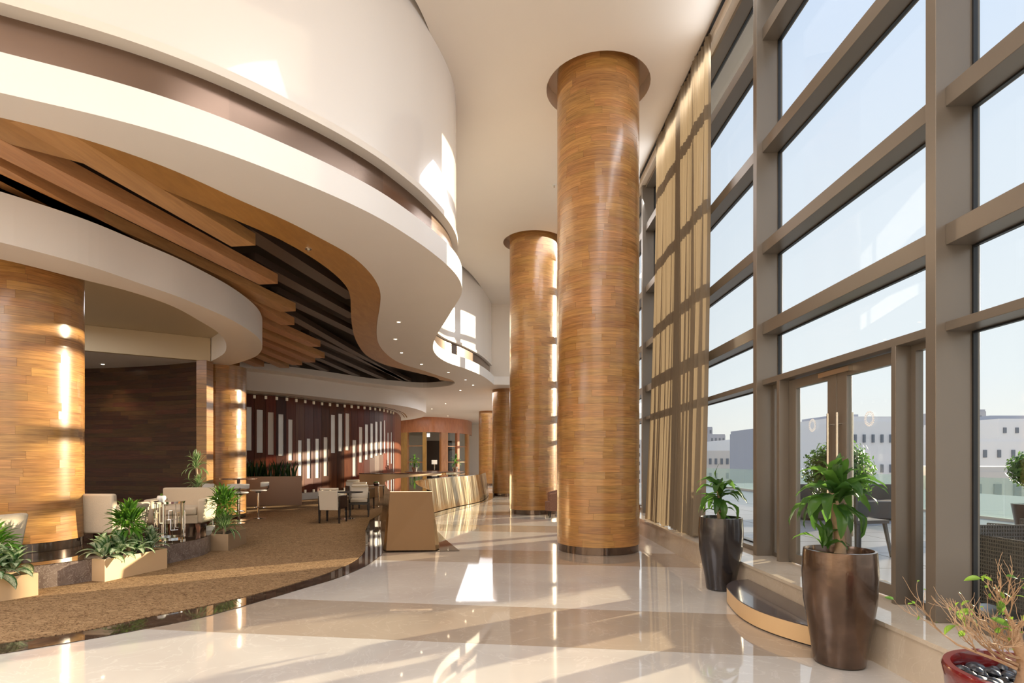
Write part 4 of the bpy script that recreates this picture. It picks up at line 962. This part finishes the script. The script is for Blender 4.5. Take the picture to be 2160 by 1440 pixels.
# ------------------------------------------------------------------ high table and bar stools
ht = empty('high_table', (-6.40, 13.42, .012), 0, 'round dark high table with single post beside the oak column', 'table')
MB().cyl((0, 0, 1.0), .42, .03, 48).build('table_top', M['tablewood'], ht); MB().cyl((0, 0, .02), .035, .98, 16).build('post', M['tablewood'], ht); MB().cyl((0, 0, 0), .25, .02, 32).build('base', M['steel'], ht)
def stool(label, x, y, rz):
    t = empty('bar_stool', (x, y, .012), rz, label, 'stool', 'bar stools at the high table')
    MB().lathe([(.001, 0), (.19, 0), (.19, .008), (.03, .022), (.001, .022)], 32).build('base', M['chrome'], t, smooth=True); MB().cyl((0, 0, .015), .024, .66, 14).build('pole', M['chrome'], t, smooth=True)
    mb = MB(); mb.tube([(.13*math.cos(a), .13*math.sin(a)-.04, .28) for a in [2*math.pi*i/16 for i in range(17)]], .008, 6); mb.build('footrest', M['chrome'], t, smooth=True)
    MB().box((0, 0, .665), (.12, .12, .03)).build('seat_plate', M['black'], t)
    mb = MB(); mb.lathe([(.001, .0), (.18, .005), (.20, .02), (.19, .045), (.001, .04)], 32); mb.build('seat', M['stooltop'], t, smooth=True, loc=(0, 0, .68))
    vs = []; fs = []; n_ = 18
    for i in range(n_+1):
        a = R(195+150*i/n_)
        for r_, z_ in ((.21, .80), (.245, .82), (.25, .91), (.222, .92)): vs.append((r_*math.cos(a), r_*math.sin(a), z_-.02*abs(i-n_/2)/n_))
    for i in range(n_):
        for k in range(4): fs.append((i*4+k, (i+1)*4+k, (i+1)*4+(k+1) % 4, i*4+(k+1) % 4))
    fs += [(0, 1, 2, 3), (n_*4+3, n_*4+2, n_*4+1, n_*4)]
    MB().add(vs, fs).build('backrest', M['stooltop'], t, smooth=True)
    for s_ in (-1, 1): MB().tube([(s_*.07, -.15, .70), (s_*.08, -.235, .76), (s_*.08, -.235, .83)], .009, 6).build('bracket', M['black'], t)
stool('white bar stool half hidden behind the oak pier', -6.93, 13.25, R(-40))
stool('white curved-back bar stool in front of the high table', -6.16, 12.95, R(10))
stool('white bar stool on the right of the high table, seen side-on', -6.18, 14.0, R(110))

# ------------------------------------------------------------------ dining chairs and glass tables
def dining(label, x, y, rz, grp=None):
    t = empty('dining_chair', (x, y, .012), rz, label, 'chair')     # faces -Y locally
    mb = MB(); mb.frustum((0, .225, .30), (.44, .06), (.45, .05), .46, (0, .07)); mb.build('backrest', M['leather'], t, bevel=.015)
    MB().box((0, .24, .79), (.42, .07, .05)).build('head_roll', M['leather'], t, bevel=.02)
    MB().box((0, -.02, .42), (.43, .46, .08)).build('seat', M['leather'], t, bevel=.02); MB().box((0, 0, .345), (.46, .48, .05)).build('seat_frame', M['black'], t)
    for s_ in (-1, 1): MB().frustum((s_*.245, 0, .34), (.03, .48), (.03, .50), .29, (0, 0)).build('arm_panel', M['black'], t, bevel=.005)
    for i, j in ((-1, -1), (1, -1), (1, 1), (-1, 1)): MB().frustum((i*.235, j*.22, 0), (.03, .03), (.048, .048), .34, (0, 0)).build('leg', M['black'], t)
dining('cream dining chair with dark arms, nearest to the camera with its back turned', -4.05, 13.15, R(175))
dining('cream dining chair facing the camera behind the first glass table', -3.80, 14.55, R(12))
dining('cream dining chair with its back turned at the second glass table', -4.25, 16.75, R(170))
dining('cream dining chair facing the camera at the far left of the second glass table', -4.95, 18.4, R(30))
dining('cream dining chair on the right of the second glass table, beside the gold counter', -3.72, 18.55, R(-10))
def gtable(label, x, y, mat):
    t = empty('round_table', (x, y, .012), 0, label, 'table')
    MB().cyl((0, 0, .66), .42, .014, 40).build('table_top', M[mat], t); MB().cyl((0, 0, .015), .03, .645, 14).build('post', M['chrome'], t, smooth=True); MB().cyl((0, 0, 0), .22, .016, 32).build('base', M['chrome'], t)
gtable('round glass-topped table between the two nearest dining chairs', -3.95, 13.85, 'gasket')
gtable('round dark table holding the small green-topped bowl', -3.98, 17.6, 'tablewood')
bw = empty('plant_bowl', (-4.05, 17.55, .686), 0, 'small dark bowl of bright green moss on the round dark table', 'bowl')
MB().lathe([(.001, 0), (.07, 0), (.10, .05), (.09, .09), (.001, .08)], 20).build('bowl', M['pot'], bw, smooth=True); MB().lathe([(.085, .085), (.06, .115), (.001, .125)], 16).build('moss', M['leaflime'], bw, smooth=True)

# tub chairs by the columns
def tub(label, x, y, rz):
    t = empty('tub_chair', (x, y, 0), rz, label, 'armchair'); n_ = 24; vs = []; fs = []
    for i in range(n_+1):
        a = R(-40+260*i/n_); hb = .62+.10*math.sin(R(max(0, min(180, (i/n_)*180))))
        for r_, z_ in ((.30, .17), (.40, .18), (.43, hb-.02), (.40, hb+.01), (.36, hb), (.31, .40)): vs.append((r_*math.cos(a), r_*math.sin(a)*.95, z_))
    for i in range(n_):
        for k in range(6): fs.append((i*6+k, (i+1)*6+k, (i+1)*6+(k+1) % 6, i*6+(k+1) % 6))
    fs += [tuple(range(6)), tuple(n_*6+k for k in range(5, -1, -1))]
    MB().add(vs, fs).build('shell', M['tub'], t, smooth=True)
    MB().cyl((0, -.02, .17), .33, .23, 28).build('seat', M['tub'], t, smooth=True)
    MB().box((0, .12, .55), (.30, .09, .26)).build('cushion', M['fabric'], t, bevel=.04)
    for i, j in ((-1, -1), (1, -1), (1, 1), (-1, 1)): MB().frustum((i*.24, j*.24, 0), (.025, .025), (.045, .045), .18, (-i*.02, -j*.02)).build('leg', M['black'], t)
tub('brown patterned tub chair beside the second tall column', 1.38, 14.55, R(-90))
tub('brown patterned tub chair peeking out right of the nearest tall column', 2.14, 10.6, R(40))

# plants on the far counter
for x, y, s_, lab in ((-4.25, 26.2, 1.0, 'leafy potted plant on the round desk, left of the far doorway'), (-2.35, 26.3, .9, 'tall leafy plant in a silver vase on the round desk, right of the far doorway')):
    t = empty('potted_plant', (x, y, .955), 0, lab, 'plant')
    MB().lathe([(.001, 0), (.10, 0), (.14, .2), (.12, .22), (.001, .2)], 20).build('pot', M['steel'], t, smooth=True)
    MB().tube([(0, 0, .18), (0, 0, .5)], .02, 6).build('stem', M['cane'], t)
    rnd = random.Random(int(x*10)); crown(t, 'corn', 22, (0, 0, .5), (-40, 60), .03, (.7*s_, 1.05*s_), .3, seed=int(-x*10))

# ------------------------------------------------------------------ terrace and city outside
tf = empty('terrace_floor', kind='structure')
MB().box((10.5, 12, .14), (13.8, 36, .24)).build('terrace_bed', M['terrace'], tf)
td = MB().box((0, 0, .02), (.985, .985, .04)).data('tile', M['terrace'])
for i in range(8):
    for j in range(18): inst('tile', td, tf, (4.1+i, -.5+j, .26))
def railing(label, a, b_, z0, z1, n_):
    t = empty('glass_balustrade', (*a, .26), 0, label, 'railing'); a, b_ = Vector(a), Vector(b_); d = (b_-a)/n_; ang = math.atan2(d.y, d.x)
    for i in range(n_):
        m_ = d*(i+.5); MB().box((m_.x, m_.y, (z0+z1)/2), (d.length-.02, .015, z1-z0), ang).build('glass_panel', M['railglass'], t)
    m_ = (b_-a)/2; MB().box((m_.x, m_.y, .04), ((b_-a).length, .12, .10), ang).build('base_rail', M['mkerb'], t)
railing('frosted-edge glass balustrade of the terrace behind the wicker chairs', (9.7, 9.0), (17.1, 9.0), .08, .86, 5)
railing('glass balustrade along the far side of the terrace behind the round tree', (9.6, 9.1), (9.6, 29.1), .08, .86, 12)
def wicker(label, x, y, rz, h=.62):
    t = empty('wicker_chair', (x, y, .30), rz, label, 'chair')
    def weave(nm, c, w_, h_, ax):
        mb = MB(); nx_ = int(w_/.02); nz_ = int(h_/.014)
        for i in range(nx_+1): mb.box((c[0]-w_/2+w_*i/nx_, c[1], c[2]), (.008, .012, h_))
        for j in range(nz_+1): mb.box((c[0], c[1]+(.003 if j % 2 else -.003), c[2]-h_/2+h_*j/nz_), (w_, .008, .010))
        if ax: mb.v = [(vy, vx, vz) for vx, vy, vz in mb.v]
        mb.build(nm, M['wicker'], t, kind='stuff')
    weave('woven_back', (0, .30, h/2+.05), .74, h, False); weave('woven_arm', (0, .37, .33), .62, .5, True); weave('woven_arm', (0, -.37, .33), .62, .5, True)
    MB().box((0, 0, .22), (.66, .58, .05)).build('seat', M['wicker'], t); MB().box((0, -.02, .30), (.62, .56, .11)).build('cushion', M['cushion'], t, bevel=.03)
wicker('dark woven wicker armchair outside the right-hand window, back to the glass', 4.02, 4.05, R(0), .60)
wicker('second dark wicker chair turned away behind the nearer wicker armchair', 4.9, 5.05, R(-150), .72)
lt = empty('low_table', (4.1, 3.0, .30), 0, 'low white outdoor table in sunlight outside the right-hand window', 'table')
MB().box((0, 0, .29), (.9, .9, .04)).build('table_top', M['cushion'], lt, bevel=.005)
for i, j in ((-1, -1), (1, -1), (1, 1), (-1, 1)): MB().box((i*.4, j*.4, .135), (.05, .05, .27)).build('leg', M['wicker'], lt)
wt = empty('dark_lounge_set', (6.9, 11.2, .30), 0, 'dark low terrace sofa seen through the glass doors', 'sofa')
MB().box((0, 0, .2), (2.2, .8, .34)).build('seat', M['wicker'], wt, bevel=.02); MB().box((0, .35, .45), (2.2, .15, .45)).build('backrest', M['wicker'], wt, bevel=.02)
tcx = empty('terrace_chair', (4.35, 6.9, .30), R(100), 'slim dark outdoor chair with splayed legs just outside the doors', 'chair')
MB().box((0, 0, .42), (.45, .45, .04)).build('seat', M['wicker'], tcx); MB().box((0, .22, .62), (.45, .03, .36)).build('backrest', M['wicker'], tcx)
for i, j in ((-1, -1), (1, -1), (1, 1), (-1, 1)): MB().frustum((i*.24, j*.24, 0), (.025, .025), (.035, .035), .41, (-i*.05, -j*.05)).build('leg', M['wicker'], tcx)
def ballshrub(label, x, y, r_, zc, n_, seed):
    t = empty('topiary_tree', (x, y, .30), 0, label, 'tree'); rnd = random.Random(seed); mb = MB()
    for i in range(n_):
        v = Vector((rnd.gauss(0, 1), rnd.gauss(0, 1), rnd.gauss(0, 1))).normalized()*r_*(rnd.uniform(.72, 1.0)+.10*math.sin(i))
        a = Vector((rnd.uniform(-1, 1), rnd.uniform(-1, 1), rnd.uniform(-1, 1))).normalized(); b_ = v.normalized().cross(a).normalized(); s_ = rnd.uniform(.035, .06)
        c_ = v+Vector((0, 0, zc-.3)); u = (b_+v.normalized()*.4).normalized(); w_ = u.cross(v.normalized()).normalized()
        mb.add([c_-u*s_, c_+w_*s_*.45, c_+u*s_, c_-w_*s_*.45], [(0, 1, 2, 3)])
    mb.build('foliage', M['leaf'], t, kind='stuff')
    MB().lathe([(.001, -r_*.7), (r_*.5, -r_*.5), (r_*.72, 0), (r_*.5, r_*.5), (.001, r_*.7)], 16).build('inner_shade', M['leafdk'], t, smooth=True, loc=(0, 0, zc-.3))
    MB().tube([(0, 0, .3), (0, 0, zc-.3-r_*.6)], .03, 8).build('trunk', M['bark'], t)
    MB().lathe([(.001, 0), (.2, 0), (.26, .4), (.24, .4), (.001, .36)], 24).build('pot', M['pot'], t, smooth=True)
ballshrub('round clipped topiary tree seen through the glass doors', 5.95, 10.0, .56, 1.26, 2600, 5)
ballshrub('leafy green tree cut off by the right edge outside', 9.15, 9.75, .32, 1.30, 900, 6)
MB().box((300, 400, -26), (1800, 1800, 1)).build('city_ground', M['ground'], kind='structure')
def bldg(label, x0, x1, Y, ytop, mat, rows, cols, dep=20, roof=None, wsz=(.45, .5)):
    """front face seen from the hall: pixel span x0..x1 at distance Y"""
    xa, xb = (x0-VX)/F*Y, (x1-VX)/F*Y; zt = H+(VY-ytop)/F*Y; t = empty('building', ((xa+xb)/2, Y+dep/2, -25), 0, label, 'building')
    w_ = xb-xa; h_ = zt+25; MB().box((0, 0, h_/2), (w_, dep, h_)).build('wall', M[mat], t)
    MB().box((0, 0, h_+.25), (w_*.98, dep*.98, .5)).build('parapet', M[mat], t)
    if roof: MB().box((w_*roof[0], 0, h_+roof[2]/2), (w_*roof[1], dep*.4, roof[2])).build('roof_block', M['bld2'], t)
    fl_ = 3.1; wd = MB().box((0, 0, 0), (w_/cols*wsz[0], .3, fl_*wsz[1])).data('window', M['bwin'])
    for r_ in range(rows):
        for c_ in range(cols):
            if (r_*7+c_*3) % 11 == 5: continue
            inst('window', wd, t, (-w_/2+w_*(c_+.5)/cols, -dep/2-.02, h_-1.8-fl_*r_))
            
bldg('white apartment block behind the topiary tree, seen through the doors', 1775, 1925, 58, 888, 'bld', 6, 8, roof=(.1, .3, 1.2), wsz=(.24, .27))
bldg('grey-white block with rooftop plant room, left in the door glass', 1655, 1775, 82, 902, 'bld2', 5, 4, roof=(-.1, .3, 1.6), wsz=(.3, .3))
bldg('slim grey tower at the left of the right-hand window', 2030, 2080, 150, 867, 'bld2', 6, 2, wsz=(.2, .4))
bldg('white stepped block with small square windows, behind the right-hand window, above the wider block', 2106, 2260, 110, 888, 'bld', 3, 6, roof=(0, .5, 1.6), wsz=(.25, .35))
bldg('wide white block below the stepped block in the right-hand window', 2062, 2270, 80, 930, 'bld', 4, 7, wsz=(.22, .35))
bldg('low beige building with flat roof behind the balustrade', 2040, 2290, 55, 995, 'bld3', 3, 6, wsz=(.35, .4))
bldg('long pale block in the window behind the farther tall pot', 1545, 1640, 150, 930, 'bld', 5, 12, wsz=(.4, .4))
bldg('dark grey tower at the curtain edge, far away', 1486, 1503, 260, 902, 'bld2', 5, 2, wsz=(.4, .5))
bldg('grey mid-rise left of the long pale block, far away', 1498, 1530, 220, 918, 'bld2', 5, 4, wsz=(.4, .5))
bldg('beige low block under the far skyline behind the farther tall pot', 1480, 1600, 120, 955, 'bld3', 3, 10, wsz=(.4, .4))
bldg('pale building glimpsed between the nearest tall column and the curtain', 1330, 1400, 200, 930, 'bld', 5, 6, wsz=(.4, .4))
